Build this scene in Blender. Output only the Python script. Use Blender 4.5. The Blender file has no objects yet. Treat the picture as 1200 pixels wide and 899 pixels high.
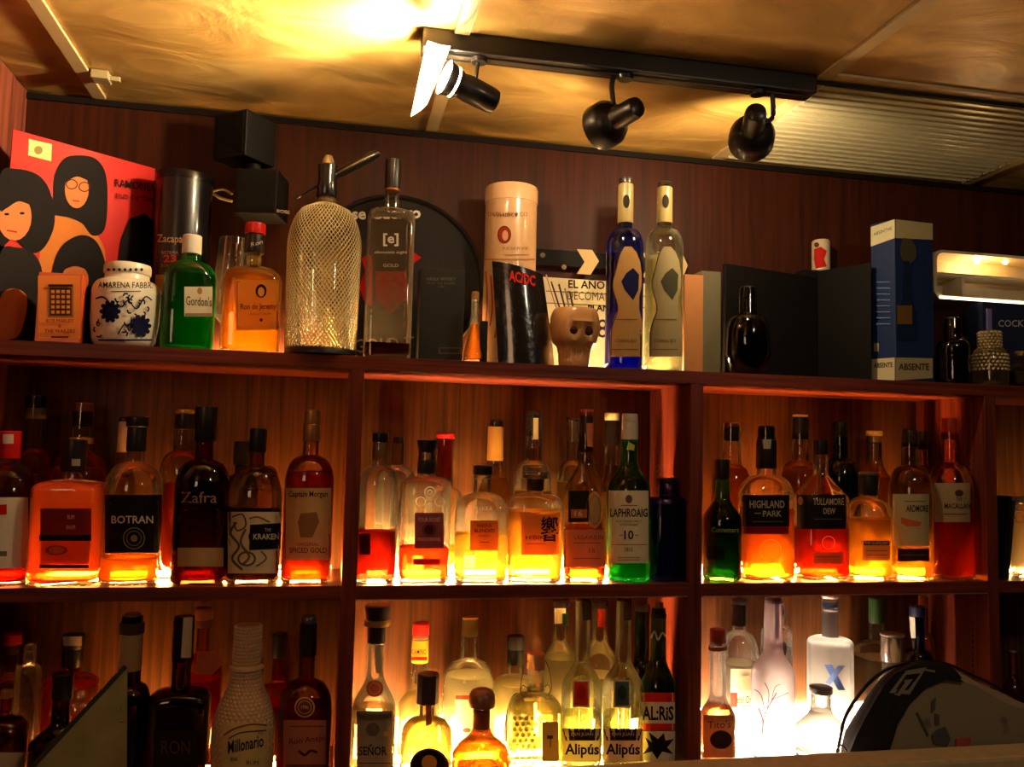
import bpy, bmesh, math, random
from mathutils import Vector, Matrix
from mathutils.geometry import tessellate_polygon
random.seed(7)
PI = math.pi
scn = bpy.context.scene
COL = scn.collection

# ------------------------------------------------------------------ camera
FP = 1016.92
CAM = Vector((-0.0516, -1.5085, 0.2313))
M3 = (Matrix.Rotation(-0.2034, 3, 'Z') @ Matrix.Rotation(0.0789, 3, 'X') @ Matrix.Rotation(-0.0243, 3, 'Y'))
RIGHT, FWD, UP = M3.col[0].copy(), M3.col[1].copy(), M3.col[2].copy()
cd = bpy.data.cameras.new('camera'); co = bpy.data.objects.new('camera', cd); COL.objects.link(co)
mw = Matrix.Identity(4)
for i in range(3):
    mw[i][0] = RIGHT[i]; mw[i][1] = UP[i]; mw[i][2] = -FWD[i]; mw[i][3] = CAM[i]
co.matrix_world = mw
cd.sensor_width = 36; cd.lens = FP / 1200 * 36; cd.clip_start = 0.02
scn.camera = co

H, T, D, W = 0.3666, 0.0234, 0.2136, 0.0249
X1, X2, XL, ZC = 0.5993, 1.2284, -0.6301, 0.8799
Z_TOP, Z_MID, Z_LOW = H + T, 0.0, -0.33

def ray(px, py):
    d = RIGHT * ((px - 600) / FP) + UP * ((449.5 - py) / FP) + FWD
    return d.normalized()
def at(px, py, y=None, z=None, x=None):
    d = ray(px, py)
    if y is not None: t = (y - CAM.y) / d.y
    elif z is not None: t = (z - CAM.z) / d.z
    else: t = (x - CAM.x) / d.x
    return CAM + d * t
def depth(p): return (Vector(p) - CAM).dot(FWD)
def mpp(p): return depth(p) / FP     # metres per pixel at a point

# ------------------------------------------------------------------ materials
MATS = {}
def new_mat(name):
    m = bpy.data.materials.new(name); m.use_nodes = True
    nt = m.node_tree; nt.nodes.clear()
    o = nt.nodes.new('ShaderNodeOutputMaterial')
    return m, nt, o
def N(nt, t, **kw):
    n = nt.nodes.new(t)
    for k, v in kw.items(): setattr(n, k, v)
    return n
def srgb(c):
    if isinstance(c, str):
        c = c.lstrip('#'); c = [int(c[i:i+2], 16) / 255 for i in (0, 2, 4)]
    return tuple((v / 12.92 if v <= 0.04045 else ((v + 0.055) / 1.055) ** 2.4) for v in c) + (1,)
def paint(c, rough=0.5, metal=0.0, bump=0.0, coat=0.0, noise=0.12):
    k = ('p', c, rough, metal, bump, coat, noise)
    if k in MATS: return MATS[k]
    m, nt, o = new_mat('paint_' + str(c).strip('#'))
    b = N(nt, 'ShaderNodeBsdfPrincipled'); col = srgb(c)
    tc = N(nt, 'ShaderNodeTexCoord'); nz = N(nt, 'ShaderNodeTexNoise'); nz.inputs['Scale'].default_value = 60
    nz.inputs['Detail'].default_value = 3
    nt.links.new(tc.outputs['Object'], nz.inputs['Vector'])
    mx = N(nt, 'ShaderNodeMix', data_type='RGBA')
    mx.inputs[6].default_value = tuple(v * (1 - noise) for v in col[:3]) + (1,)
    mx.inputs[7].default_value = tuple(min(1, v * (1 + noise)) for v in col[:3]) + (1,)
    nt.links.new(nz.outputs['Fac'], mx.inputs[0]); nt.links.new(mx.outputs[2], b.inputs['Base Color'])
    b.inputs['Roughness'].default_value = rough; b.inputs['Metallic'].default_value = metal; b.inputs['Specular IOR Level'].default_value = .35 if rough < .45 else .12
    if coat: b.inputs['Coat Weight'].default_value = coat; b.inputs['Coat Roughness'].default_value = 0.08
    if bump:
        bp = N(nt, 'ShaderNodeBump'); bp.inputs['Strength'].default_value = bump; bp.inputs['Distance'].default_value = 0.002
        nt.links.new(nz.outputs['Fac'], bp.inputs['Height']); nt.links.new(bp.outputs['Normal'], b.inputs['Normal'])
    nt.links.new(b.outputs[0], o.inputs[0]); MATS[k] = m; return m
def wood(axis='Z', a='#3c1811', c='#6e2c1d', rough=0.42):
    k = ('w', axis, a, c, rough)
    if k in MATS: return MATS[k]
    m, nt, o = new_mat('dark_red_wood_grain_' + axis)
    b = N(nt, 'ShaderNodeBsdfPrincipled'); tc = N(nt, 'ShaderNodeTexCoord'); mp = N(nt, 'ShaderNodeMapping')
    mp.inputs['Scale'].default_value = {'Z': (110, 110, 3.5), 'X': (3.5, 110, 110), 'Y': (110, 3.5, 110)}[axis]
    nt.links.new(tc.outputs['Object'], mp.inputs[0])
    nz = N(nt, 'ShaderNodeTexNoise'); nz.inputs['Scale'].default_value = 1.0; nz.inputs['Detail'].default_value = 6; nz.inputs['Distortion'].default_value = 0.6
    nt.links.new(mp.outputs[0], nz.inputs['Vector'])
    rp = N(nt, 'ShaderNodeValToRGB'); rp.color_ramp.elements[0].position = 0.3; rp.color_ramp.elements[1].position = 0.72
    rp.color_ramp.elements[0].color = srgb(a); rp.color_ramp.elements[1].color = srgb(c)
    nt.links.new(nz.outputs['Fac'], rp.inputs[0]); nt.links.new(rp.outputs[0], b.inputs['Base Color'])
    bp = N(nt, 'ShaderNodeBump'); bp.inputs['Strength'].default_value = 0.15; bp.inputs['Distance'].default_value = 0.001
    nt.links.new(nz.outputs['Fac'], bp.inputs['Height']); nt.links.new(bp.outputs[0], b.inputs['Normal'])
    b.inputs['Roughness'].default_value = rough; b.inputs['Specular IOR Level'].default_value = .14
    nt.links.new(b.outputs[0], o.inputs[0]); MATS[k] = m; return m
def emit(c, s):
    k = ('e', c, s)
    if k in MATS: return MATS[k]
    m, nt, o = new_mat('lit_lamp'); e = N(nt, 'ShaderNodeEmission')
    e.inputs[0].default_value = srgb(c) if isinstance(c, str) else tuple(c) + (1,)
    e.inputs[1].default_value = s
    nt.links.new(e.outputs[0], o.inputs[0]); MATS[k] = m; return m
def glass(c='#f4f1e4', rough=0.03, frost=0.0, bump=0.0, bscale=40, wav=True):
    """thin clear container glass: tinted transmission, deeper at grazing angle, fresnel gloss"""
    k = ('g', c, rough, frost, bump, bscale)
    if k in MATS: return MATS[k]
    m, nt, o = new_mat('container_glass')
    col = tuple(v ** .5 for v in srgb(c)[:3])   # light crosses two walls
    lw = N(nt, 'ShaderNodeLayerWeight'); lw.inputs['Blend'].default_value = 0.35
    mx = N(nt, 'ShaderNodeMix', data_type='RGBA')
    mx.inputs[6].default_value = col + (1,)
    mx.inputs[7].default_value = tuple(v ** 1.8 * 0.6 for v in col) + (1,)
    nt.links.new(lw.outputs['Facing'], mx.inputs[0])
    tr = N(nt, 'ShaderNodeBsdfTransparent'); nt.links.new(mx.outputs[2], tr.inputs[0])
    gl = N(nt, 'ShaderNodeBsdfGlossy'); gl.inputs['Roughness'].default_value = rough
    fr = N(nt, 'ShaderNodeFresnel'); fr.inputs['IOR'].default_value = 1.6
    ms = N(nt, 'ShaderNodeMixShader')
    nt.links.new(fr.outputs[0], ms.inputs[0]); nt.links.new(tr.outputs[0], ms.inputs[1]); nt.links.new(gl.outputs[0], ms.inputs[2])
    tc = N(nt, 'ShaderNodeTexCoord'); nz = N(nt, 'ShaderNodeTexNoise'); nz.inputs['Scale'].default_value = bscale
    nt.links.new(tc.outputs['Object'], nz.inputs['Vector'])
    bp = N(nt, 'ShaderNodeBump'); bp.inputs['Strength'].default_value = 0.25 + bump; bp.inputs['Distance'].default_value = 0.002
    nt.links.new(nz.outputs['Fac'], bp.inputs['Height'])
    nt.links.new(bp.outputs[0], fr.inputs['Normal']); nt.links.new(bp.outputs[0], gl.inputs['Normal'])
    # a little scatter in the glass wall catches the lamps behind
    tl = N(nt, 'ShaderNodeBsdfTranslucent'); tl.inputs[0].default_value = tuple(min(1, v) for v in col) + (1,)
    m2 = N(nt, 'ShaderNodeMixShader')
    pw = N(nt, 'ShaderNodeMath', operation='POWER'); nt.links.new(lw.outputs['Facing'], pw.inputs[0]); pw.inputs[1].default_value = 2.5
    ma = N(nt, 'ShaderNodeMath', operation='MULTIPLY_ADD'); nt.links.new(pw.outputs[0], ma.inputs[0]); ma.inputs[1].default_value = .3; ma.inputs[2].default_value = max(0.05, frost)
    ma.use_clamp = True; nt.links.new(ma.outputs[0], m2.inputs[0])
    nt.links.new(ms.outputs[0], m2.inputs[1]); nt.links.new(tl.outputs[0], m2.inputs[2])
    nt.links.new(m2.outputs[0], o.inputs[0]); MATS[k] = m; return m
def liquid(c, scat=0.35):
    k = ('l', c, scat)
    if k in MATS: return MATS[k]
    m, nt, o = new_mat('spirit_liquid'); col = tuple(min(1, v ** .55 * 1.05) for v in srgb(c)[:3]) + (1,)
    rf = N(nt, 'ShaderNodeBsdfRefraction'); rf.inputs[0].default_value = col; rf.inputs['IOR'].default_value = 1.36; rf.inputs['Roughness'].default_value = 0.03
    tl = N(nt, 'ShaderNodeBsdfTranslucent'); tl.inputs[0].default_value = col
    tp = N(nt, 'ShaderNodeBsdfTransparent'); tp.inputs[0].default_value = col
    ma = N(nt, 'ShaderNodeMixShader'); ma.inputs[0].default_value = 0.45
    nt.links.new(rf.outputs[0], ma.inputs[1]); nt.links.new(tp.outputs[0], ma.inputs[2])
    ms = N(nt, 'ShaderNodeMixShader'); ms.inputs[0].default_value = scat
    nt.links.new(ma.outputs[0], ms.inputs[1]); nt.links.new(tl.outputs[0], ms.inputs[2])
    nt.links.new(ms.outputs[0], o.inputs[0]); MATS[k] = m; return m
def paper(c, tr=0.12):
    """printed paper, lets a little back light through"""
    k = ('pp', c, tr)
    if k in MATS: return MATS[k]
    m, nt, o = new_mat('printed_paper'); col = srgb(c)
    tc = N(nt, 'ShaderNodeTexCoord'); nz = N(nt, 'ShaderNodeTexNoise'); nz.inputs['Scale'].default_value = 90
    nt.links.new(tc.outputs['Object'], nz.inputs['Vector'])
    mx = N(nt, 'ShaderNodeMix', data_type='RGBA')
    mx.inputs[6].default_value = tuple(v * 0.85 for v in col[:3]) + (1,); mx.inputs[7].default_value = col
    nt.links.new(nz.outputs['Fac'], mx.inputs[0])
    b = N(nt, 'ShaderNodeBsdfPrincipled'); b.inputs['Roughness'].default_value = 0.6; b.inputs['Specular IOR Level'].default_value = 0.05
    nt.links.new(mx.outputs[2], b.inputs['Base Color'])
    tl = N(nt, 'ShaderNodeBsdfTranslucent'); nt.links.new(mx.outputs[2], tl.inputs[0])
    ms = N(nt, 'ShaderNodeMixShader'); ms.inputs[0].default_value = tr
    nt.links.new(b.outputs[0], ms.inputs[1]); nt.links.new(tl.outputs[0], ms.inputs[2])
    nt.links.new(ms.outputs[0], o.inputs[0]); MATS[k] = m; return m

# ------------------------------------------------------------------ mesh helpers
def mk(name, bm, mat, parent=None, smooth=False, loc=None):
    me = bpy.data.meshes.new(name)
    bmesh.ops.recalc_face_normals(bm, faces=bm.faces[:])
    if smooth:
        for f in bm.faces: f.smooth = True
        for e in bm.edges:
            if len(e.link_faces) == 2 and e.calc_face_angle(0) > 0.7: e.smooth = False
    bm.to_mesh(me); bm.free()
    if mat: me.materials.append(mat)
    o = bpy.data.objects.new(name, me); COL.objects.link(o)
    if parent: o.parent = parent
    if loc is not None: o.location = loc
    return o
def mkflat(name, verts, faces, mat, parent=None):
    me = bpy.data.meshes.new(name); me.from_pydata([tuple(v) for v in verts], [], faces); me.update()
    if mat: me.materials.append(mat)
    o = bpy.data.objects.new(name, me); COL.objects.link(o)
    if parent: o.parent = parent
    return o
def thing(name, label, cat, loc, group=None, rz=0):
    o = bpy.data.objects.new(name, None); COL.objects.link(o); o.empty_display_size = 0.03
    o.location = loc; o.rotation_euler = (0, 0, rz); o['label'] = label; o['category'] = cat
    if group: o['group'] = group
    return o
def tag(o, label, cat, group=None):
    o['label'] = label; o['category'] = cat
    if group: o['group'] = group
    return o
def struct(o): o['kind'] = 'structure'; return o
def box(bm, lo, hi, bev=0.0, mat=None):
    r = bmesh.ops.create_cube(bm, size=1)
    vs = r['verts']
    for v in vs:
        v.co = Vector([(lo[i] + hi[i]) / 2 + v.co[i] * (hi[i] - lo[i]) for i in range(3)])
        if mat: v.co = mat @ v.co
    if bev:
        es = list({e for v in vs for e in v.link_edges})
        bmesh.ops.bevel(bm, geom=es, offset=bev, segments=2, affect='EDGES', profile=0.6)
def B(lo, hi, bev=0.0, mat=None):
    bm = bmesh.new(); box(bm, lo, hi, bev, mat); return bm
def ringloft(bm, rings, n=40, cap0=True, cap1=True):
    """rings: (z, rx, ry, p) superellipse"""
    L = []
    for (z, a, b, p) in rings:
        row = []
        for i in range(n):
            t = 2 * PI * (i + 0.5) / n; c, s = math.cos(t), math.sin(t)
            row.append(bm.verts.new((a * math.copysign(abs(c) ** (2 / p), c), b * math.copysign(abs(s) ** (2 / p), s), z)))
        L.append(row)
    for q in range(len(L) - 1):
        for i in range(n):
            j = (i + 1) % n
            bm.faces.new((L[q][i], L[q][j], L[q + 1][j], L[q + 1][i]))
    if cap0: bm.faces.new(L[0][::-1])
    if cap1: bm.faces.new(L[-1])
    return L
def tube(bm, pts, r, n=8, closed=False):
    pts = [Vector(p) for p in pts]; L = []
    m = len(pts)
    rr = r if isinstance(r, (list, tuple)) else [r] * m
    for k, p in enumerate(pts):
        if closed: d = pts[(k + 1) % m] - pts[k - 1]
        else: d = pts[min(k + 1, m - 1)] - pts[max(k - 1, 0)]
        d.normalize(); up = Vector((0, 0, 1)) if abs(d.z) < 0.95 else Vector((0, 1, 0))
        u = d.cross(up).normalized(); v = u.cross(d)
        L.append([bm.verts.new(p + (u * math.cos(2 * PI * i / n) + v * math.sin(2 * PI * i / n)) * rr[k]) for i in range(n)])
    for q in range(m if closed else m - 1):
        A, Bq = L[q], L[(q + 1) % m]
        for i in range(n):
            j = (i + 1) % n; bm.faces.new((A[i], A[j], Bq[j], Bq[i]))
    if not closed: bm.faces.new(L[0][::-1]); bm.faces.new(L[-1])
def spline(pts, k=8):
    pts = [Vector(p) for p in pts]; out = []
    for i in range(len(pts) - 1):
        p0 = pts[max(i - 1, 0)]; p1 = pts[i]; p2 = pts[i + 1]; p3 = pts[min(i + 2, len(pts) - 1)]
        for s in range(k):
            t = s / k
            out.append(0.5 * ((2 * p1) + (p2 - p0) * t + (2 * p0 - 5 * p1 + 4 * p2 - p3) * t * t + (3 * p1 - p0 - 3 * p2 + p3) * t ** 3))
    out.append(pts[-1]); return out

# ------------------------------------------------------------------ lettering
TCACHE = {}
def textmesh(s, bold=0.0):
    k = (s, bold)
    if k in TCACHE: return TCACHE[k]
    cu = bpy.data.curves.new('t', 'FONT'); cu.body = s; cu.resolution_u = 2; cu.offset = bold
    ob = bpy.data.objects.new('t', cu); COL.objects.link(ob)
    dg = bpy.context.evaluated_depsgraph_get(); me = bpy.data.meshes.new_from_object(ob.evaluated_get(dg))
    vs = [(v.co.x, v.co.y) for v in me.vertices]; fs = [tuple(p.vertices) for p in me.polygons]
    bpy.data.objects.remove(ob); bpy.data.curves.remove(cu); bpy.data.meshes.remove(me)
    if vs:
        x0 = min(v[0] for v in vs); x1 = max(v[0] for v in vs); y0 = min(v[1] for v in vs); y1 = max(v[1] for v in vs)
        vs = [((a - x0) / max(1e-6, x1 - x0) - .5, (b - y0) / max(1e-6, y1 - y0) - .5) for a, b in vs]
    TCACHE[k] = (vs, fs); return TCACHE[k]

class Plane:
    """a flat face: pixel coordinates are cast on to it"""
    def __init__(s, p, n): s.p = Vector(p); s.n = Vector(n).normalized()
    def pt(s, px, py, off):
        d = ray(px, py); q = s.p + s.n * off
        return CAM + d * ((q - CAM).dot(s.n) / d.dot(s.n))
class Round:
    """outside of a bottle: rings of (z, a, b, p) about an upright axis"""
    def __init__(s, loc, rz, rings): s.loc = Vector(loc); s.rz = rz; s.rings = rings; s.cs = (math.cos(rz), math.sin(rz))
    def abp(s, z):
        R = s.rings
        if z <= R[0][0]: return R[0][1:]
        for i in range(len(R) - 1):
            if z <= R[i + 1][0]:
                t = (z - R[i][0]) / max(1e-6, R[i + 1][0] - R[i][0])
                return tuple(R[i][j] + (R[i + 1][j] - R[i][j]) * t for j in (1, 2, 3))
        return R[-1][1:]
    def f(s, P, off):
        x, y = P.x - s.loc.x, P.y - s.loc.y; c, sn = s.cs
        X, Y = x * c + y * sn, -x * sn + y * c
        a, b, p = s.abp(P.z - s.loc.z)
        return (abs(X) / (a + off)) ** p + (abs(Y) / (b + off)) ** p - 1
    def pt(s, px, py, off):
        d0 = ray(px, py); tc = ((s.loc.xy - CAM.xy).length) / d0.xy.length
        P = CAM + d0 * tc
        ax = Vector((s.loc.x, s.loc.y, P.z))
        for shrink in (1.0, .97, .94, .9, .85, .8, .7, .5, 0.25, 0.0):
            Q = ax + (P - ax) * shrink; d = (Q - CAM).normalized(); t1 = (Q - CAM).length
            # march toward the surface
            best = None; t0 = t1 - 0.09; pf = None
            for k in range(25):
                t = t0 + 0.09 * k / 24
                if s.f(CAM + d * t, off) < 0: best = t; break
            if best is None: continue
            lo, hi = best - 0.09 / 24, best
            for _ in range(12):
                mth = (lo + hi) / 2
                if s.f(CAM + d * mth, off) < 0: hi = mth
                else: lo = mth
            return CAM + d * hi
        return P
def inv(par):
    return Matrix.LocRotScale(par.location, par.rotation_euler, None).inverted() if par else Matrix.Identity(4)
def root(o):
    while o.parent: o = o.parent
    return o
def poly_faces_grid(nx, ny):
    return [(j * (nx + 1) + i, j * (nx + 1) + i + 1, (j + 1) * (nx + 1) + i + 1, (j + 1) * (nx + 1) + i) for j in range(ny) for i in range(nx)]
def decor(surf, items, parent, off0=0.0006):
    """items drawn on a surface. returns nothing. Same colours are joined in one mesh per kind."""
    M = inv(root(parent)); groups = {}
    for q, it in enumerate(items):
        kind = it[0]; col = it[6] if kind == 'txt' else it[-1]; off = off0 + 0.00012 * q
        key = (('lettering' if kind == 'txt' else 'printed_mark'), col)
        V, F = groups.setdefault(key, ([], [])); base = len(V)
        if kind == 'txt':
            _, s, cx, cy, w, h = it[:6]; slope = it[7] if len(it) > 7 else 0.0; bold = it[8] if len(it) > 8 else 0.0
            vs, fs = textmesh(s, bold)
            V += [M @ surf.pt(cx + a * w, cy - b * h + a * w * slope, off) for a, b in vs]; F += [tuple(base + i for i in f) for f in fs]
        elif kind == 'rect':
            _, x0, y0, x1, y1 = it[:5]; nx, ny = 8, 4
            V += [M @ surf.pt(x0 + (x1 - x0) * i / nx, y0 + (y1 - y0) * j / ny, off) for j in range(ny + 1) for i in range(nx + 1)]
            F += [tuple(base + i for i in f) for f in poly_faces_grid(nx, ny)]
        elif kind == 'quad':
            P = it[1]; nx, ny = 6, 4
            for j in range(ny + 1):
                for i in range(nx + 1):
                    u, v = i / nx, j / ny
                    x = (P[0][0] * (1 - u) + P[1][0] * u) * (1 - v) + (P[3][0] * (1 - u) + P[2][0] * u) * v
                    y = (P[0][1] * (1 - u) + P[1][1] * u) * (1 - v) + (P[3][1] * (1 - u) + P[2][1] * u) * v
                    V.append(M @ surf.pt(x, y, off))
            F += [tuple(base + i for i in f) for f in poly_faces_grid(nx, ny)]
        elif kind == 'ell':
            _, cx, cy, rx, ry = it[:5]; n = 20
            V.append(M @ surf.pt(cx, cy, off))
            for k in (.35, .7, 1.0):
                for i in range(n): V.append(M @ surf.pt(cx + k * rx * math.cos(2 * PI * i / n), cy + k * ry * math.sin(2 * PI * i / n), off))
            F += [(base, base + 1 + i, base + 1 + (i + 1) % n) for i in range(n)]
            for k in (0, 1): F += [(base + 1 + k * n + i, base + 1 + (k + 1) * n + i, base + 1 + (k + 1) * n + (i + 1) % n, base + 1 + k * n + (i + 1) % n) for i in range(n)]
        elif kind == 'band':
            R_w = it[1]; nx = 10; sub = []
            for q2 in range(len(R_w) - 1):
                for j in range(3):
                    u = j / 3; sub.append(tuple(R_w[q2][k] * (1 - u) + R_w[q2 + 1][k] * u for k in range(3)))
            sub.append(R_w[-1])
            V += [M @ surf.pt(x0 + (x1 - x0) * i / nx, y, off) for (y, x0, x1) in sub for i in range(nx + 1)]
            F += [tuple(base + i for i in f) for f in poly_faces_grid(nx, len(sub) - 1)]
        elif kind == 'ring':
            _, cx, cy, rx, ry, w = it[:6]; n = 24
            for i in range(n):
                c, s_ = math.cos(2 * PI * i / n), math.sin(2 * PI * i / n)
                V += [M @ surf.pt(cx + rx * c, cy + ry * s_, off), M @ surf.pt(cx + (rx - w) * c, cy + (ry - w) * s_, off)]
            F += [(base + 2 * i, base + 2 * ((i + 1) % n), base + 2 * ((i + 1) % n) + 1, base + 2 * i + 1) for i in range(n)]
        elif kind in ('poly', 'blob'):
            P = it[1]
            if kind == 'blob':
                Q = [Vector((p[0], p[1], 0)) for p in P]; Q = Q[-2:] + Q + Q[:2]; Sp = spline(Q, 5)[10:10 + 5 * len(P)]; P = [(p.x, p.y) for p in Sp]
            tris = [[Vector((P[i][0], P[i][1])) for i in f] for f in tessellate_polygon([[Vector((p[0], -p[1], 0)) for p in P]])]
            fine = []
            while tris:
                a3_ = tris.pop(); ls = [(a3_[i] - a3_[(i + 1) % 3]).length for i in range(3)]; mxl = max(ls)
                if mxl > 3.6 and isinstance(surf, Round):
                    i = ls.index(mxl); p0_, p1_, p2_ = a3_[i], a3_[(i + 1) % 3], a3_[(i + 2) % 3]; m_ = (p0_ + p1_) / 2
                    tris += [[p0_, m_, p2_], [m_, p1_, p2_]]
                else: fine.append(a3_)
            ids = {}
            for t3 in fine:
                f = []
                for p in t3:
                    kk = (round(p.x, 3), round(p.y, 3))
                    if kk not in ids: ids[kk] = len(V); V.append(M @ surf.pt(p.x, p.y, off))
                    f.append(ids[kk])
                F.append(tuple(f))
        elif kind == 'line':
            P = [Vector(p + (0,)) for p in it[1]] if len(it[1]) < 3 else spline([p + (0,) for p in it[1]], 5); w = it[2]
            for i, p in enumerate(P):
                d = (P[min(i + 1, len(P) - 1)] - P[max(i - 1, 0)]).normalized(); nn = Vector((-d.y, d.x, 0)) * w / 2
                V += [M @ surf.pt(p.x + nn.x, p.y + nn.y, off), M @ surf.pt(p.x - nn.x, p.y - nn.y, off)]
            F += [(base + 2 * i, base + 2 * i + 2, base + 2 * i + 3, base + 2 * i + 1) for i in range(len(P) - 1)]
    for (nm, col), (V, F) in groups.items():
        mkflat(nm, V, F, paper(col, 0.06), parent)

def label_patch(surf, x0, x1, y0, y1, col, parent, items=(), tr=0.12, off=0.0004, name='label', shape='rect'):
    M = inv(root(parent))
    if shape == 'oval':
        cx, cy = (x0 + x1) / 2, (y0 + y1) / 2; n = 28; V = [M @ surf.pt(cx, cy, off)]; F = []
        for k in (0.5, 1.0):
            V += [M @ surf.pt(cx + (x1 - x0) / 2 * k * math.cos(2 * PI * i / n), cy + (y1 - y0) / 2 * k * math.sin(2 * PI * i / n), off) for i in range(n)]
        F += [(0, 1 + i, 1 + (i + 1) % n) for i in range(n)] + [(1 + i, n + 1 + i, n + 1 + (i + 1) % n, 1 + (i + 1) % n) for i in range(n)]
    else:
        nx, ny = 14, 5
        V = [M @ surf.pt(x0 + (x1 - x0) * i / nx, y0 + (y1 - y0) * j / ny, off) for j in range(ny + 1) for i in range(nx + 1)]
        F = poly_faces_grid(nx, ny)
    o = mkflat(name, V, F, paper(col, tr), parent)
    if items: decor(surf, items, o, off + 0.0004)
    return o

# ------------------------------------------------------------------ bottles
def bottle(name, label, x, w, top, cap, nk, sh, nw, Y=0.05, z0=Z_MID, g='#f4f1e4', liq=None, lv=None, caps=(), sq=2, flat=1.0, style='round',
           labels=(), marks=(), cat='bottle', group=None, frost=0.0, gb=0.0, bs=40, scat=0.35, rz=None, waist=None, foot=1.0, opaque=None, smat=None, taper=1.0, mid=None):
    """x,w,top,cap,nk,sh,nw are measured on the photograph; the bottle is built upright on its shelf at depth Y"""
    P = at(x, (top + 0) if mid is None else mid, y=Y)
    base = Vector((P.x, Y, z0))
    s = mpp((P.x, Y, z0 + 0.12))
    if mid is None:
        # centre measured half way up
        yb = 449.5 - FP * ((base - CAM).dot(UP)) / depth(base)
        P = at(x, (top + yb) / 2, y=Y); base.x = P.x
    Z = lambda row: at(x, row, y=Y).z - z0
    if rz is None: rz = 0.0
    a = w * s / 2; b = a * flat; rn = nw * s / 2
    zt, zc, zn, zs = Z(top), Z(cap), Z(nk), Z(sh)
    rings = [(0.0008, a * .9 * foot, b * .9 * foot, sq), (0.004, a * .985 * foot, b * .985 * foot, sq), (0.012, a * (foot * .5 + .5), b * (foot * .5 + .5), sq)]
    if foot != 1.0: rings.append((zs * .35, a * (foot * .25 + .75), b * (foot * .25 + .75), sq))
    if waist: rings.append((zs * .5, a * waist, b * waist, sq))
    rings.append((zs, a * taper, b * taper, sq))
    n = 7
    for i in range(1, n + 1):
        t = i / n
        gk = {'round': math.sqrt(max(0, 1 - t ** 2.0)), 's': (1 + math.cos(PI * t)) / 2, 'cone': 1 - t, 'flat': max(0, 1 - t ** 3.2) ** .5, 'bell': (1 - t) ** .5 * (1 - .35 * t)}[style]
        if style == 'bell': gk = (1 - t ** 1.4) ** 1.2
        p = sq + (2 - sq) * min(1, t * 1.15)
        if i == n: gk = 0
        ra = rn + (a * taper - rn) * gk; rb = rn + (b * taper - rn) * gk
        rings.append((zs + (zn - zs) * t, ra, rb, p))
    zcap_top = zt - 0.003 if caps else zt
    zl = min(zc, zcap_top)
    rings += [(zn + (zl - zn) * .5, rn * .97, rn * .97, 2), (zl - 0.001, rn * .96, rn * .96, 2), (max(zl, zcap_top - .001), rn * .9, rn * .9, 2)]
    rings = [r for i, r in enumerate(rings) if i == 0 or r[0] > rings[i - 1][0] + 1e-5]
    th = thing(name, label, cat, base, group, rz)
    gm = smat or (paint(opaque, .3, coat=.3) if opaque else glass(g, 0.03, frost, gb, bs))
    bm = bmesh.new(); ringloft(bm, rings, 40); mk('glass_body' if not opaque else 'body', bm, gm, th, True)
    surf = Round(base, rz, rings)
    if liq:
        zlv = Z(lv) if lv is not None else zs
        wl = 0.0022; lr = []
        for (z, ra, rb, p) in rings:
            if z < 0.009: continue
            if z >= zlv: break
            lr.append((z, max(.003, ra - wl), max(.003, rb - wl), p))
        A0, B0, P0 = surf.abp(0.008); lr.insert(0, (0.008, A0 * .9, B0 * .9, P0))
        A1, B1, P1 = surf.abp(zlv); lr.append((zlv, max(.003, A1 - wl), max(.003, B1 - wl), P1))
        lr = [r for i, r in enumerate(lr) if i == 0 or r[0] > lr[i - 1][0] + 1e-5]
        bm = bmesh.new(); ringloft(bm, lr, 32); mk('liquid', bm, liquid(liq, scat), th, True)
    for c in caps:
        nm, y0, y1, cw, col = c[:5]; ro = c[5] if len(c) > 5 else .35; me = c[6] if len(c) > 6 else 0
        za, zb, r = Z(y1), Z(y0), cw * s / 2
        bv = min(.0015, (zb - za) * .25)
        bm = bmesh.new()
        if nm == 'ball_stopper':
            hh = (zb - za)
            rr = [(za + hh * t, r * (k), r * k, 2) for t, k in ((0, .55), (.12, .6), (.2, .95), (.4, 1), (.7, .95), (.88, .75), (.97, .45), (1, .2))]
        elif nm == 'flared_stopper':
            rr = [(za, r * .8, r * .8, 2), (zb - (zb - za) * .25, r, r, 2), (zb - bv, r, r, 2), (zb, r * .85, r * .85, 2)]
        else:
            rr = [(za, r * .96, r * .96, 2), (za + bv, r, r, 2), (zb - bv, r * .98, r * .98, 2), (zb, r * .88, r * .88, 2)]
        facet = 10 if nm == 'faceted_stopper' else 28
        ringloft(bm, rr, facet)
        cm = glass(col[1:], .03) if col.startswith('G') else paint(col, ro, me, coat=.08)
        if col.startswith('G'): cm = glass(col[1:], .03)
        mk(nm, bm, cm, th, facet > 12)
    for L in labels:
        x0, x1, y0, y1, col = L[:5]; items = L[5] if len(L) > 5 else (); tr = L[6] if len(L) > 6 else .12; shp = L[7] if len(L) > 7 else 'rect'
        label_patch(surf, x0, x1, y0, y1, col, th, items, tr, shape=shp)
    if marks:
        cs_ = sorted((Z(c[2]), Z(c[1]), c[3] * s / 2) for c in caps)
        if cs_:
            r2 = [q for q in rings if q[0] < cs_[0][0] - 1e-4]
            for za_, zb_, rc_ in cs_: r2 += [(za_ + 1e-4, rc_, rc_, 2), (zb_ - 1e-4, rc_ * .985, rc_ * .985, 2)]
            decor(Round(base, rz, r2), list(marks), th)
        else: decor(surf, list(marks), th)
    th_s = (th, surf, s, base, Z)
    return th_s

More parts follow.
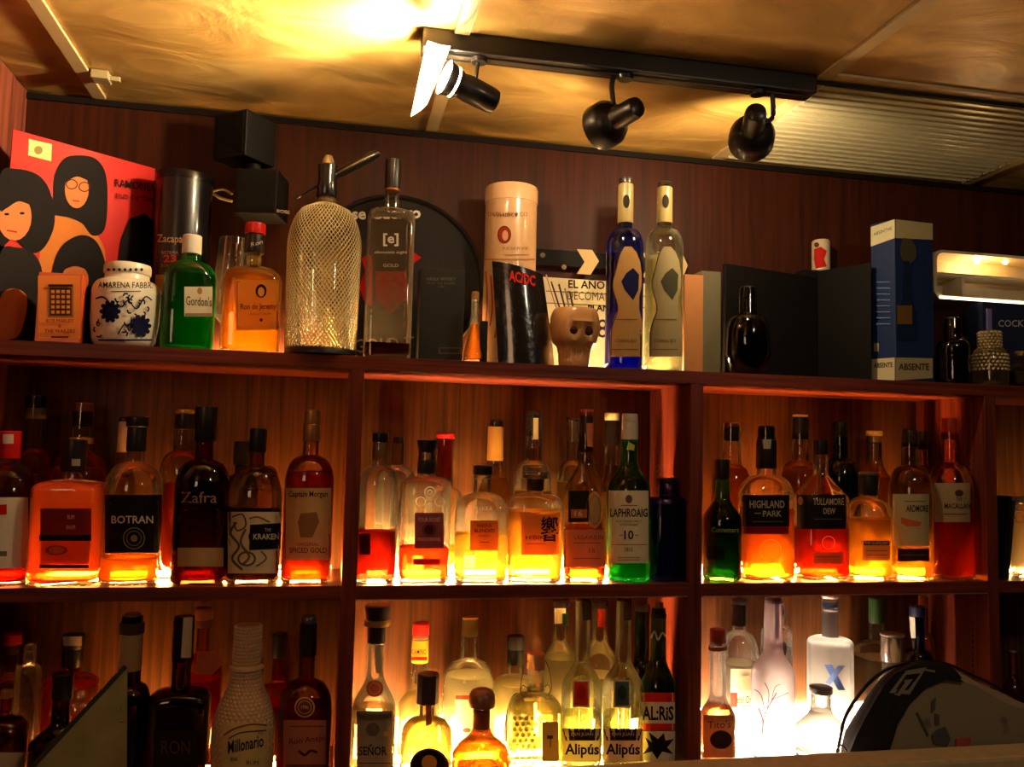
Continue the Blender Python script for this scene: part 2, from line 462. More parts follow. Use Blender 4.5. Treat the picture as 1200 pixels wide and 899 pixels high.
def boxthing(name, label, cat, px0, px1, top, Y0, Y1, z0, mat, group=None, rz=0.0, h=None, bev=.0008, partname='carton', py=None):
    """upright box whose front face spans px0..px1 at depth Y0"""
    yy = top + 40
    A = at(px0, yy, y=Y0); Bp = at(px1, yy, y=Y0); zt = at((px0 + px1) / 2, top, y=Y0).z
    cx = (A.x + Bp.x) / 2; wd = (Bp.x - A.x)
    th = thing(name, label, cat, (cx, Y0, z0), group, rz)
    hh = h or zt - z0
    mk(partname, B((-wd / 2, 0, 0.0005), (wd / 2, Y1 - Y0, hh), bev), mat, th)
    n = Matrix.Rotation(rz, 3, 'Z') @ Vector((0, -1, 0))
    return th, Plane((cx, Y0, z0), n), cx, wd, hh

# ================================================================== the setting
WV, WX = wood('Z'), wood('X')
WY = wood('Y')
YB = D
bm = B((-1.35, YB, -1.0), (2.4, YB + .03, ZC - 0.004)); struct(mk('wall_back', bm, wood('Z', '#260e05', '#3f1808', .5)))
bm = B((-1.35, -1.9, -1.02), (2.4, YB + .03, -1.0)); struct(mk('floor', bm, paint('#3a2c22', .6)))

def ceiling_mat():
    m, nt, o = new_mat('wrinkled_golden_ceiling_sheet'); b = N(nt, 'ShaderNodeBsdfPrincipled')
    tc = N(nt, 'ShaderNodeTexCoord'); nz = N(nt, 'ShaderNodeTexNoise'); nz.inputs['Scale'].default_value = 5; nz.inputs['Detail'].default_value = 5; nz.inputs['Distortion'].default_value = 1.2
    mp = N(nt, 'ShaderNodeMapping'); mp.inputs['Scale'].default_value = (1, 1.8, 1); mp.inputs['Rotation'].default_value = (0, 0, .6)
    nt.links.new(tc.outputs['Object'], mp.inputs[0]); nt.links.new(mp.outputs[0], nz.inputs['Vector'])
    rp = N(nt, 'ShaderNodeValToRGB'); rp.color_ramp.elements[0].position = .3; rp.color_ramp.elements[1].position = .7
    rp.color_ramp.elements[0].color = srgb('#977034'); rp.color_ramp.elements[1].color = srgb('#c8a05a')
    nt.links.new(nz.outputs['Fac'], rp.inputs[0]); nt.links.new(rp.outputs[0], b.inputs['Base Color'])
    b.inputs['Roughness'].default_value = .38; b.inputs['Metallic'].default_value = 0.25
    bp = N(nt, 'ShaderNodeBump'); bp.inputs['Strength'].default_value = .5; bp.inputs['Distance'].default_value = .012
    nt.links.new(nz.outputs['Fac'], bp.inputs['Height']); nt.links.new(bp.outputs[0], b.inputs['Normal'])
    nt.links.new(b.outputs[0], o.inputs[0]); return m
struct(mk('ceiling', B((-1.35, -1.9, ZC), (2.4, YB + .03, ZC + .02)), ceiling_mat()))
# dark strip standing in for the shaded gap along the junction
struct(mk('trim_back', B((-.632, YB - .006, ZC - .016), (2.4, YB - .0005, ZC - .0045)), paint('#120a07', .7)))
BAT = paint('#b59a6c', .4)
xs = [-.503, .122, .742, 1.36]
for i, x in enumerate(xs):
    struct(mk('trim_%d' % (i + 1), B((x - .012, -1.5, ZC - .006), (x + .012, YB - .012, ZC - .0005), .001), BAT))
struct(mk('trim_5', B((xs[2] + .013, -.236, ZC - .0055), (xs[3] - .013, -.214, ZC - .0005), .001), BAT))
struct(mk('trim_6', B((xs[2] - .012, -.2135, ZC - .012), (1.36, -.208, ZC - .0062), 0), paint('#1a120c', .6)))
bm = bmesh.new(); box(bm, (xs[0] + .016, .075, ZC - .016), (xs[0] + .045, .105, ZC - .0008), .002); box(bm, (xs[0] + .04, .086, ZC - .014), (xs[0] + .062, .094, ZC - .006), .001)
tag(mk('ceiling_clip', bm, paint('#8a7a58', .4)), 'small metal clip beside the left ceiling batten', 'clip')
# ribbed light panel
def ribs():
    bm = bmesh.new(); x0, x1, y0, y1 = xs[2] + .014, xs[3] - .014, -.206, YB - .02
    box(bm, (x0, y0, ZC - .004), (x1, y1, ZC - .001))
    n = 17
    for i in range(n):
        y = y0 + .012 + (y1 - y0 - .024) * i / (n - 1)
        box(bm, (x0 + .002, y - .0035, ZC - .0085), (x1 - .002, y + .0035, ZC - .0038), .0015)
    return bm
tag(mk('ribbed_ceiling_panel', ribs(), paint('#c9bd9a', .3, .35)), 'pale ribbed ceiling panel framed by battens at upper right', 'ceiling panel')

# shelving unit
su = thing('shelving_unit', 'dark reddish wood back-bar shelving with open cubbies full of bottles', 'shelving', (0, 0, Z_LOW - .03))
def sp(name, lo, hi, mat, bev=.0008):
    o = mk(name, B(lo, hi, bev), mat, su); o.location = (0, 0, -(Z_LOW - .03)); return o
XR = 1.95; XLL = XL - W
sp('shelf_board', (XL, 0, H), (XR, YB - .001, H + T), WX)
for a_, b_ in ((XL, -W), (0, X1), (X1 + W, X2), (X2 + W, XR)):
    sp('shelf_board', (a_ + .0002, 0, -.0225), (b_ - .0002, YB - .001, 0), WX)
sp('shelf_board', (XL, -.19, Z_LOW - .03), (XR, YB - .001, Z_LOW), WX)
for x in (-W, X1, X2):
    sp('divider', (x, 0.0004, Z_LOW), (x + W, YB - .001, H), WV)
struct(mk('wall_left', B((XLL - .02, -.3, -1.0), (XL - .0003, YB - .001, ZC - .001)), wood('Z', '#43201a', '#80402a')))
# pale strip under the mid shelf: bottom-edge highlight put into its colour
for a_, b_ in ((0.002, X1 - .002), (X1 + W + .002, X2 - .002)):
    o = mk('edge_highlight', B((a_, .0002, -.0245), (b_, .003, -.0226)), paint('#8c6a58', .3, .4), su); o.location = (0, 0, -(Z_LOW - .03))
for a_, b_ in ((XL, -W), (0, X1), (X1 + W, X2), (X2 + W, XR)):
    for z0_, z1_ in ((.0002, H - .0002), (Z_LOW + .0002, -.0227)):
        sp('lightened_back_panel', (a_ + .0004, YB - .004, z0_), (b_ - .0004, YB - .0012, z1_), wood('Z', '#38200e', '#643a1a', .5), 0)  # added over the same wall, wood lightened to carry the strip glow
# row of shelf-pin holes on the dividers
bm = bmesh.new()
for xx, ys in ((X2, (.045, .165)), (X1, (.165,))):
    for yy in ys:
        for k in range(16):
            for z0 in (Z_LOW + .06, .05):
                r = bmesh.ops.create_cone(bm, cap_ends=True, segments=8, radius1=.0022, radius2=.0022, depth=.0008, matrix=Matrix.Translation((xx - .0003, yy, z0 + k * .012)) @ Matrix.Rotation(PI / 2, 4, 'Y'))
o = mk('pin_holes', bm, paint('#0c0605', .8), su); o['kind'] = 'stuff'; o.location = (0, 0, -(Z_LOW - .03))

# counter ledge in front
zl = at(900, 885, y=-.2).z
ledge = mk('counter_ledge', B((-1.3, -.262, zl - .05), (1.95, -.2, zl), .006), paint('#b49c70', .45, noise=.2))
tag(ledge, 'beige counter ledge running along the bottom of the shelves', 'counter')
lc = mk('counter_front', B((-1.3, -.255, -1.0), (1.95, -.205, zl - .0502)), wood('X')); struct(lc); lc.name = 'trim_7'

# ================================================================== light strips (lamps lying behind the bottles)
def strip(x0, x1, z0, col, s, label, y=.1005, h=.012):
    th = thing('light_strip', label, 'light', ((x0 + x1) / 2, y, z0), 'light strips lying among the bottles')
    L = (x1 - x0) / 2
    mk('channel', B((-L, -.0035, .0003), (L, .0035, .0025), .0004), paint('#999080', .4, .5), th)
    mk('diffuser', B((-L + .002, -.0028, .0026), (L - .002, .0028, h), .0012), emit(col, s), th)
WARM, WARM2, COOL = (1, .42, .085), (1, .57, .19), (1, .76, .50)
strip(-.60, -.05, Z_MID, WARM, 330, 'warm light strip behind the rum bottles on the middle shelf')
strip(.02, .49, Z_MID, WARM2, 1700, 'warm light strip behind the whisky bottles on the middle shelf')
strip(X1 + W + .03, 1.17, Z_MID, WARM, 950, 'warm light strip behind the right-hand whiskies on the middle shelf')
strip(-.60, -.05, Z_LOW, WARM, 200, 'dim light strip behind the dark bottles of the lowest shelf')
strip(.04, .49, Z_LOW, WARM2, 2000, 'bright light strip behind the mezcal bottles of the lowest shelf')
strip(X1 + W + .01, 1.05, Z_LOW, COOL, 1000, 'whitish light strip behind the vodka bottles of the lowest shelf')
strip(.08, X1 - .16, Z_MID, WARM2, 480, 'added warm light strip against the back panel of the middle centre cubby', y=.2035, h=.026)  # second strips at the back of the cubbies, added to raise the glow
strip(X1 + W + .03, X2 - .08, Z_MID, WARM, 300, 'added warm light strip against the back panel of the middle right cubby', y=.2035, h=.008)
strip(-.5, -.04, Z_MID, WARM, 70, 'added warm light strip against the back panel of the middle left cubby', y=.2035, h=.008)
strip(.04, X1 - .06, Z_LOW, WARM2, 260, 'added bright light strip against the back panel of the lowest centre cubby', y=.2035, h=.05)
strip(X1 + W + .02, X2 - .15, Z_LOW, COOL, 150, 'added whitish light strip against the back panel of the lowest right cubby', y=.2035, h=.045)  # added to whiten the vodka bottles from behind
sa, sb_ = at(643, 430, y=.1).x, at(799, 436, y=.1).x
strip(sa, sb_, Z_TOP, (1, .80, .42), 60, 'light strip between the top shelf tequila bottles and the clapperboard', h=.009)
strip(at(252, 400, y=.1).x, at(332, 400, y=.1).x, Z_TOP, (1, .66, .3), 60, 'light strip directly behind the square amber bottle', h=.007)
strip(-.30, -.04, Z_TOP, WARM2, 300, 'light strip glowing behind the amber bottle on the top shelf', y=.19)
strip(.12, .66, Z_TOP, (1, .62, .24), 420, 'light strip glowing behind the skull mug and clapperboard', y=.198)

# ================================================================== added room fill lights
def area(name, loc, target, size, e, col):
    l = bpy.data.lights.new(name, 'AREA'); l.energy = e; l.size = size; l.color = col
    o = bpy.data.objects.new(name, l); COL.objects.link(o); o.location = loc
    o.rotation_euler = (Vector(target) - Vector(loc)).to_track_quat('-Z', 'Y').to_euler(); return o
area('room_fill', (-1.1, -2.2, .6), (-.2, 0, .1), .5, 4.5, (1, .58, .32))  # unseen area fill, added for dim warm light on the fronts
area('ledge_fill', (.9, -1.3, .84), (.9, -.2, -.3), .12, 2.3, (1, .85, .6))  # unseen area light, added to brighten the counter ledge
w = bpy.data.worlds.new('world'); scn.world = w; w.use_nodes = True
w.node_tree.nodes['Background'].inputs[0].default_value = (1, .6, .4, 1); w.node_tree.nodes['Background'].inputs[1].default_value = .010
scn.view_settings.view_transform = 'Standard'; scn.view_settings.look = 'None'; scn.view_settings.gamma = 1; scn.view_settings.exposure = 0.15
scn.view_settings.use_curve_mapping = False
scn.cycles.max_bounces = 14; scn.cycles.transparent_max_bounces = 24; scn.cycles.transmission_bounces = 8
scn.cycles.sample_clamp_indirect = 4.0; scn.cycles.caustics_refractive = False; scn.cycles.caustics_reflective = False

# ================================================================== track light
RY = -.2
RX0, RX1 = .062, .728
BLK = paint('#14100e', .4, coat=.3)
track = thing('track_light', 'black ceiling spotlight track with three swivelling spot heads', 'spotlight track', (RX0, RY, ZC - .032))
mk('rail', B((0, -.02, 0), (RX1 - RX0, .02, .0315), .003), BLK, track)
mk('rail_groove', B((.01, -.006, -.0025), (RX1 - RX0 - .01, .006, -.0002), .0005), paint('#4a4038', .3, .5), track)
def head(sx, pts, tail, front, rb, rf, style, lit):
    """sx: stem pixels; tail/front: axis ends in world"""
    o = bpy.data.objects.new('spot_head', None); COL.objects.link(o); o.parent = track; o.location = (0, 0, 0)
    M = inv(track)
    bm = bmesh.new(); tube(bm, [M @ p for p in spline(pts, 6)], .0042 if style else .0032, 10); mk('stem', bm, BLK, o)
    bm = bmesh.new(); p = M @ pts[0]
    bmesh.ops.create_cone(bm, cap_ends=True, segments=20, radius1=.012, radius2=.014, depth=.006, matrix=Matrix.Translation(p - Vector((0, 0, .002)))); mk('mount', bm, BLK, o, True)
    a, b = M @ tail, M @ front; d = (b - a); L = d.length; q = d.to_track_quat('Z', 'Y').to_matrix().to_4x4(); X = Matrix.Translation(a) @ q
    bm = bmesh.new()
    if style == 'bell':
        rr = [(0, rb * .55), (.004, rb * .9), (.012, rb), (L * .45, rb * 1.02), (L * .55, rb * 1.1), (L * .62, rf * .8), (L * .75, rf * .98), (L, rf)]
    else:
        rr = [(0, rb * .55), (.004, rb * .92), (.012, rb), (L * .55, rb * 1.05), (L * .75, rb * .9), (L * .8, rb * .9), (L, rf)]
    Lr = ringloft(bm, [(z, r, r, 2) for z, r in rr] + [(L - .001, rf * .92, rf * .92, 2), (L * .72, rf * .7, rf * .7, 2)], 28)
    for v in bm.verts: v.co = X @ v.co
    mk('housing', bm, BLK, o, True)
    bm = bmesh.new(); ringloft(bm, [(L * .74, rf * .6, rf * .6, 2), (L * .8, rf * .78, rf * .78, 2), (L * .93, rf * .8, rf * .8, 2), (L * .97, rf * .5, rf * .5, 2)], 24)
    for v in bm.verts: v.co = X @ v.co
    mk('bulb', bm, emit((1, .78, .45), lit), o, True)
    l = bpy.data.lights.new('spot_beam', 'SPOT'); lo = bpy.data.objects.new('spot_beam', l); COL.objects.link(lo)
    W3 = track.matrix_world if False else Matrix.Translation(track.location)
    lo.location = front + (front - tail).normalized() * .014; lo.rotation_euler = (front - tail).to_track_quat('-Z', 'Y').to_euler()
    l.spot_size = 2.25 if not style else 2.9; l.spot_blend = .6; l.shadow_soft_size = .012; l.color = (1, .76, .43);
    return l
# head one: seen from behind, throws its light up and to the left on to the ceiling
P = lambda px, py, y: at(px, py, y=y)
t1, f1 = P(582, 121, -.19), P(520, 90, -.215)
l1 = head(0, [Vector((P(562, 52, RY).x, RY, ZC - .034)), P(560, 75, RY), P(557, 98, RY)], t1, f1, .020, .030, '', 900)
l1.energy = 55
t2, f2 = P(749, 124, -.235), P(703, 150, -.15)
l2 = head(0, [Vector((P(733, 72, RY).x, RY, ZC - .034)), P(722, 84, RY), P(717, 100, RY), P(719, 122, RY)], t2, f2, .018, .039, 'bell', 12)
l2.energy = 3
t3, f3 = P(886, 130, -.25), P(880, 166, -.155)
l3 = head(0, [Vector((P(888, 90, RY).x, RY, ZC - .034)), P(899, 97, RY), P(905, 112, RY), P(905, 138, RY), P(893, 142, -.225)], t3, f3, .018, .039, 'bell', 12)
l3.energy = 7
# heat-bleached white card clipped to the first spot as a shield
V = [P(501, 48, -.236), P(528, 54, -.258), P(501, 122, -.258), P(481, 137, -.236)]
nrm = (V[1] - V[0]).cross(V[3] - V[0]).normalized() * .0012
bm = bmesh.new(); G = {}
for i in range(7):
    for j in range(9):
        u, v = i / 6, j / 8; p = (V[0] * (1 - u) + V[1] * u) * (1 - v) + (V[3] * (1 - u) + V[2] * u) * v
        G[i, j] = bm.verts.new(p + nrm * (2.5 * math.sin(PI * u)) - track.location)
for i in range(6):
    for j in range(8): bm.faces.new((G[i, j], G[i + 1, j], G[i + 1, j + 1], G[i, j + 1]))
def card():
    m, nt, o = new_mat('thin_white_card'); a = N(nt, 'ShaderNodeBsdfDiffuse'); a.inputs[0].default_value = (.9, .8, .7, 1)
    b = N(nt, 'ShaderNodeBsdfTranslucent'); b.inputs[0].default_value = (1, .8, .62, 1); x = N(nt, 'ShaderNodeMixShader'); x.inputs[0].default_value = .5
    nt.links.new(a.outputs[0], x.inputs[1]); nt.links.new(b.outputs[0], x.inputs[2]); nt.links.new(x.outputs[0], o.inputs[0]); return m
o = mk('glare_shield', bm, card(), track); o['label'] = 'glowing white shield in front of the lit bulb'

#@@DATA
K = '#0b0908'
F_, R_ = .05, .154
GM, GL, GT = 'bottles on the middle shelf', 'bottles on the lowest shelf', 'bottles on the top shelf'
def mid(name, label, *a, **k): return bottle(name, label, *a, z0=Z_MID, group=GM, **k)
def low(name, label, *a, **k): return bottle(name, label, *a, z0=Z_LOW, group=GL, **k)
def topb(name, label, *a, **k): return bottle(name, label, *a, z0=Z_TOP, group=GT, **k)
CREAM, AMB, ORG, RED = '#e9dcc0', '#e8871a', '#e0590f', '#b81e0a'

# ---------------- middle shelf, left cubby
mid('rum_bottle', 'red-capped bottle cut off by the left frame edge on the middle shelf', 6, 68, 505, 505, 543, 592, 24, g='#d8a090', liq='#8c1208', lv=560, style='round',
    caps=[('cap', 505, 537, 25, '#c81a12')], labels=[(-20, 33, 583, 666, '#d9cdb4', [('poly', [(-6, 592), (8, 591), (8, 603), (-6, 604)], '#c01810'), ('rect', -4, 646, 8, 652, '#6a6050')])],
    marks=[('rect', 3, 509, 16, 520, '#e8c8b8')])
mid('rum_bottle', 'tall clear bottle with black cap and pale seal, second from left behind', 36, 44, 462, 462, 526, 560, 24, Y=R_, g='#f2d6a0', liq=ORG, lv=556,
    caps=[('cap', 462, 478, 23, K), ('neck_band', 478, 491, 23.4, '#8c7a50')], marks=[('txt', 'Wob', 37, 565, 12, 9, '#c02010'), ('txt', 'CR', 37, 605, 9, 12, '#a01810')])
mid('rum_decanter', 'round-shouldered decanter with wooden-topped stopper at the back left', 92, 62, 470, 482, 528, 570, 24, Y=R_, g='#f0cf96', liq=AMB, lv=548,
    caps=[('cork_top', 472, 482, 22, '#9a5a30'), ('stopper', 482, 500, 22, K), ('collar', 512, 520, 28, '#d8b070', .2, .6)])
mid('rum_bottle', 'squat clear bottle of red rum with black neck sleeve and maroon label', 83, 75, 515, 553, 562, 574, 22, g='#f6dcc0', liq='#d8380c', lv=566, sq=5, style='flat',
    caps=[('neck_sleeve', 515, 553, 27, '#15100f')], labels=[(47, 107, 596, 627, '#5a1410', [('txt', 'RUM', 83, 606, 8, 5, '#c08060'), ('txt', 'RHUM', 83, 618, 10, 5, '#c08060')]),
      (46, 107, 627, 634, K), (47, 105, 634, 661, '#b8401a', [('ell', 66, 645, 13, 6, '#8a2a14'), ('ell', 66, 645, 9, 4, '#b8401a')], .3), (46, 104, 662, 666, K)],
    marks=[('rect', 84, 538, 94, 546, '#8a8478')])
mid('rum_bottle', 'slim pale-necked bottle half hidden behind the black-labelled rum', 141, 34, 489, 489, 548, 575, 13, Y=R_, g='#f4dca8', liq=AMB, lv=560, caps=[('cap', 489, 494, 14, K), ('neck_foil', 494, 530, 13.6, '#caa070')])
mid('rum_bottle', 'clear rum bottle with large black label bearing a ring emblem', 156, 65, 488, 528, 541, 578, 20, g='#f6e2bc', liq='#e07818', lv=652, style='round', taper=1.0,
    caps=[('cap', 488, 500, 25, K), ('neck_sleeve', 500, 529, 22, '#17110f'), ('cap_rim', 499.5, 500.5, 25.2, '#8a7a60', .3, .6)],
    labels=[(123, 190, 580, 648, '#100c0b', [('txt', 'BOTRAN', 155, 609, 49, 9, '#b8a88c', 0, .01), ('ring', 157, 631, 13, 13, 1.2, '#6a5c44'), ('ring', 157, 631, 9, 9, .8, '#6a5c44'), ('ell', 157, 631, 4, 4, '#6a5c44'), ('line', [(128, 590), (185, 589)], .8, '#6a5c44')])])
mid('rum_bottle', 'clear amber bottle with gold-topped black cap behind the dark rum', 212, 52, 480, 503, 528, 560, 23, Y=R_, g='#f6dca0', liq=ORG, lv=566,
    caps=[('cap_top', 480, 485, 22, '#c09840', .3, .7), ('cap', 485, 503, 23, K)], marks=[('line', [(200, 570), (206, 590), (199, 606), (206, 620)], 1.4, '#a02a10'), ('line', [(205, 570), (200, 600), (206, 640)], 1, '#a02a10')])
mid('rum_bottle', 'dark round-shouldered rum bottle with tall black cap and cream bottom label', 237, 62, 476, 517, 538, 572, 21, g='#6a2214', liq='#4a0d06', lv=548, style='round', scat=.2,
    caps=[('cap', 476, 517, 26, '#0d0a0a')], labels=[(208, 262, 642, 664, '#b08a5c')], marks=[('txt', 'Zafra', 233, 583, 42, 13, '#8a6a58'), ('line', [(216, 598), (255, 597)], .8, '#70503c')])
mid('rum_bottle', 'dark bottle hidden behind the tentacle-label rum, black cap showing', 281, 40, 517, 545, 555, 575, 16, Y=R_, g='#50281c', liq='#3a0c06', lv=570, caps=[('cap', 517, 545, 20, K)])
t, sf, s_, base, Z = mid('spiced_rum_bottle', 'cream-labelled black rum with tentacle drawing, badge and two glass ring handles', 299, 61, 502, 528, 545, 586, 17, g='#a88060', liq='#0c0403', lv=597, style='round', scat=.1,
    caps=[('cap', 502, 530, 20, '#0f0c0c')],
    labels=[(267, 331, 600, 672, '#d2bc90', [('line', [(277, 612), (270, 625), (280, 640), (272, 655), (284, 668)], 3, '#5a4a38'), ('line', [(272, 606), (284, 603), (288, 616), (278, 622), (274, 612)], 2, '#5a4a38'),
        ('line', [(288, 620), (282, 636), (292, 652), (284, 662)], 3, '#6a5840'), ('line', [(292, 608), (302, 606), (316, 612)], 2, '#6a5840'), ('ring', 289, 655, 11, 9, 2.4, '#5a4a38'), ('line', [(300, 664), (312, 655), (306, 646)], 2, '#6a5840'),
        ('quad', [(293, 615), (329, 613), (330, 643), (292, 645)], '#14100e'), ('ell', 311, 629, 20, 12, '#14100e'), ('txt', 'THE', 314, 621, 7, 3.5, '#c8b48c'), ('txt', 'KRAKEN', 312, 629, 30, 6.5, '#d8c8a0', 0, .01)])])
for sx in (286, 314):
    c = at(sx, 557, y=F_) - base; bm = bmesh.new()
    tube(bm, [(c.x + .013 * math.cos(q), 0, c.z + .013 * math.sin(q)) for q in [2 * PI * i / 20 for i in range(20)]], .0032, 8, True)
    for v in bm.verts: v.co = Matrix.Rotation(-t.rotation_euler.z, 3, 'Z') @ v.co
    mk('ring_handle', bm, glass('#e0b080', .03), t, True)
mid('spiced_rum_bottle', 'gold-capped spiced rum bottle with tan pictorial label beside the left divider', 362, 57, 480, 517, 533, 565, 19, g='#f0c090', liq='#c8400c', lv=552, style='round',
    caps=[('cap', 480, 497, 18, '#b07838', .35, .6), ('neck_foil', 497, 517, 20, '#9c6430', .4, .5)],
    labels=[(335, 388, 572, 656, '#d8ac6c', [('txt', 'Captain Morgan', 361, 580, 46, 9, '#2a1410', 0, .015), ('txt', 'ORIGINAL', 361, 638, 26, 4, '#6a2a18'), ('txt', 'SPICED GOLD', 361, 645, 44, 6, '#3a1812', 0, .01),
        ('poly', [(352, 602), (371, 600), (374, 612), (366, 630), (352, 630), (349, 612)], '#8a5a34'), ('line', [(337, 571), (387, 571)], 1, '#8a5a34'), ('line', [(340, 650), (384, 650)], 1, '#6a3a20')], .35)])

# ---------------- middle shelf, centre cubby
mid('whisky_bottle', 'half-empty round bottle of dark red whisky beside the left divider', 443, 46, 507, 540, 546, 570, 20, g='#f6ecd0', liq='#a01808', lv=622,
    caps=[('stopper', 507, 518, 20, K), ('cork', 518, 539, 18, '#a87850')], labels=[(421, 434, 626, 650, '#3a140c', [], .1)], style='round')
mid('whisky_bottle', 'clear bottle hidden directly behind the half-empty dark red whisky', 464, 48, 512, 520, 545, 572, 15, Y=R_, g='#f6ecd0', caps=[('stopper', 512, 520, 14, K)], style='round')
t, sf, s_, base, Z = mid('bourbon_bottle', 'clear bourbon bottle with embossed roses, black stopper and purple-brown label', 498, 58, 515, 555, 558, 572, 21, g='#f6e8c8', liq='#d83a12', lv=641, sq=3.4, style='flat',
    caps=[('flared_stopper', 515, 530, 24, K), ('glass_collar', 530, 539, 20, 'G#f0e6c8'), ('neck_band', 539, 555, 21, '#1a1210')],
    labels=[(486, 520, 601, 643, '#6a3a40', [('txt', 'FOUR ROSES', 503, 609, 26, 5, '#c8a080'), ('ell', 503, 621, 6, 6, '#3a1618'), ('ring', 503, 621, 8, 8, 1, '#3a1618'), ('txt', 'SINGLE BARREL', 503, 632, 28, 4, '#c8a080')], .25), (484, 516, 655, 662, '#a02c14', [], .3)],
    marks=[('ring', 504, 577, 7, 7, 1.4, '#f0e0c0'), ('ring', 504, 577, 3.5, 3.5, 1.2, '#f0e0c0'), ('ring', 493, 588, 6, 6, 1.2, '#f0e0c0'), ('ring', 515, 588, 6, 6, 1.2, '#f0e0c0'), ('ring', 504, 594, 5, 5, 1.1, '#f0e0c0')])
bm = bmesh.new(); tube(bm, [Vector(t.matrix_basis.inverted() @ v) for v in (at(486, 552, y=.045), at(476, 562, y=.045), at(470, 585, y=.045), at(466, 612, y=.05))], .0009, 6); mk('cord', bm, paint('#241408', .7), t)
mid('bourbon_bottle', 'bottle with red translucent dipped neck behind the rose bourbon', 520, 46, 508, 514, 570, 590, 21, Y=R_, g='#f4dca0', liq='#e88a18', lv=640,
    caps=[('cap', 508, 514, 22, '#c01410'), ('wax_neck', 514, 560, 18, '#b81612', .2)], marks=[('txt', 'XX', 524, 612, 5, 12, '#5a1010')])
mid('whisky_bottle', 'round-shouldered bottle of golden whisky with small square orange label', 564, 62, 545, 556, 577, 603, 21, g='#fbf4dc', liq='#f6c040', lv=625, style='round', scat=.25,
    caps=[('cap', 545, 556, 23, '#181210'), ('glass_collar', 557, 561, 22, 'G#fff2d0')], labels=[(551, 584, 610, 645, '#d8702c', [('txt', 'NIKKA', 568, 616, 17, 4, '#7a200c', 0, .01), ('txt', 'BLENDED', 568, 622, 24, 4.2, '#5a140a', 0, .02), ('txt', 'WHISKY', 568, 628, 15, 3, '#7a200c'), ('rect', 562, 635, 574, 636, '#7a200c')], .4)],
    marks=[('txt', 'NIKKA', 568, 596, 18, 5, '#d8c890')])
mid('whisky_bottle', 'tall bottle with long gold foil neck behind the golden whisky', 579, 42, 492, 500, 541, 585, 18, Y=R_, g='#fbeec0', liq='#f0a830', lv=560, style='s',
    caps=[('cap', 492, 500, 15, '#2a1a10'), ('foil_neck', 500, 540, 19, '#c89048', .35, .55)])
mid('whisky_bottle', 'faceted golden whisky bottle with glass stopper, orange label and brushed characters', 626, 62, 545, 575, 578, 592, 19, g='#fbf2d8', liq='#f2a030', lv=598, sq=3.2, style='flat', scat=.3,
    caps=[('glass_stopper', 545, 561, 31, 'G#fff0d0'), ('stopper_rim', 553, 556, 32, 'G#fff0d0'), ('neck_ring', 561, 575, 20, '#2a1610')],
    labels=[(611, 655, 603, 650, '#d8803c', [('txt', 'HIBIKI', 628, 630, 24, 5, '#5a1c0c', 0, .01), ('txt', '響', 644, 620, 20, 30, '#1c0c08', 0, .012), ('rect', 617, 637, 640, 638, '#8a3a14')], .4)])
mid('whisky_bottle', 'wide clear bottle with black capsule directly behind the faceted golden whisky', 624, 45, 482, 512, 540, 568, 20, Y=R_, g='#fdf2cc', liq='#f0c050', lv=575,
    caps=[('cap', 482, 488, 19, '#15100e'), ('neck_sleeve', 488, 512, 19, '#1a1411')], style='round', marks=[('rect', 625, 490, 631, 515, '#c8b080')])
mid('whisky_bottle', 'clear bottle with cream and black capsule just left of the tall brown whisky', 670, 38, 489, 516, 540, 572, 15, Y=R_, g='#fdf2cc', liq='#f0b848', lv=565,
    caps=[('cap', 489, 494, 16, '#201612'), ('neck_sleeve', 494, 517, 14, '#8a6a40')], style='round')
mid('whisky_bottle', 'tall long-shouldered brown whisky bottle with shield, oval seal and pinkish label', 686, 50, 480, 530, 540, 578, 18, g='#d89850', liq='#a8501c', lv=616, style='s', scat=.2,
    caps=[('cap', 480, 487, 16, '#c8583c'), ('neck_sleeve', 487, 530, 17, '#2a1812')],
    labels=[(666, 690, 575, 612, '#1c1a12', [('rect', 669, 597, 688, 607, '#a06038'), ('txt', '16', 678, 602, 9, 6, '#e0c080')]), (663, 709, 621, 665, '#c08058', [('txt', 'LAGAVULIN', 690, 630, 34, 5, '#7a3a2c', 0, .01), ('txt', '16', 694, 645, 7, 6, '#7a3a2c'), ('rect', 672, 636, 704, 637, '#8a4a38'), ('rect', 672, 654, 704, 655, '#8a4a38')], .3),
            (687, 706, 576, 619, '#b88a54', [('ring', 697, 598, 7, 17, .8, '#7a5030')], .2, 'oval')], marks=[('quad', [(687, 496), (695, 496), (695, 524), (688, 523)], '#d87848')])
mid('whisky_bottle', 'clear bottle with cream-topped black capsule just left of the green bottle', 716, 44, 484, 523, 555, 580, 17, Y=R_, g='#fbe8b4', liq='#f0b040', lv=545,
    caps=[('cap', 484, 493, 18, '#e0cc90'), ('neck_sleeve', 493, 523, 18, '#1a110e')], style='s')
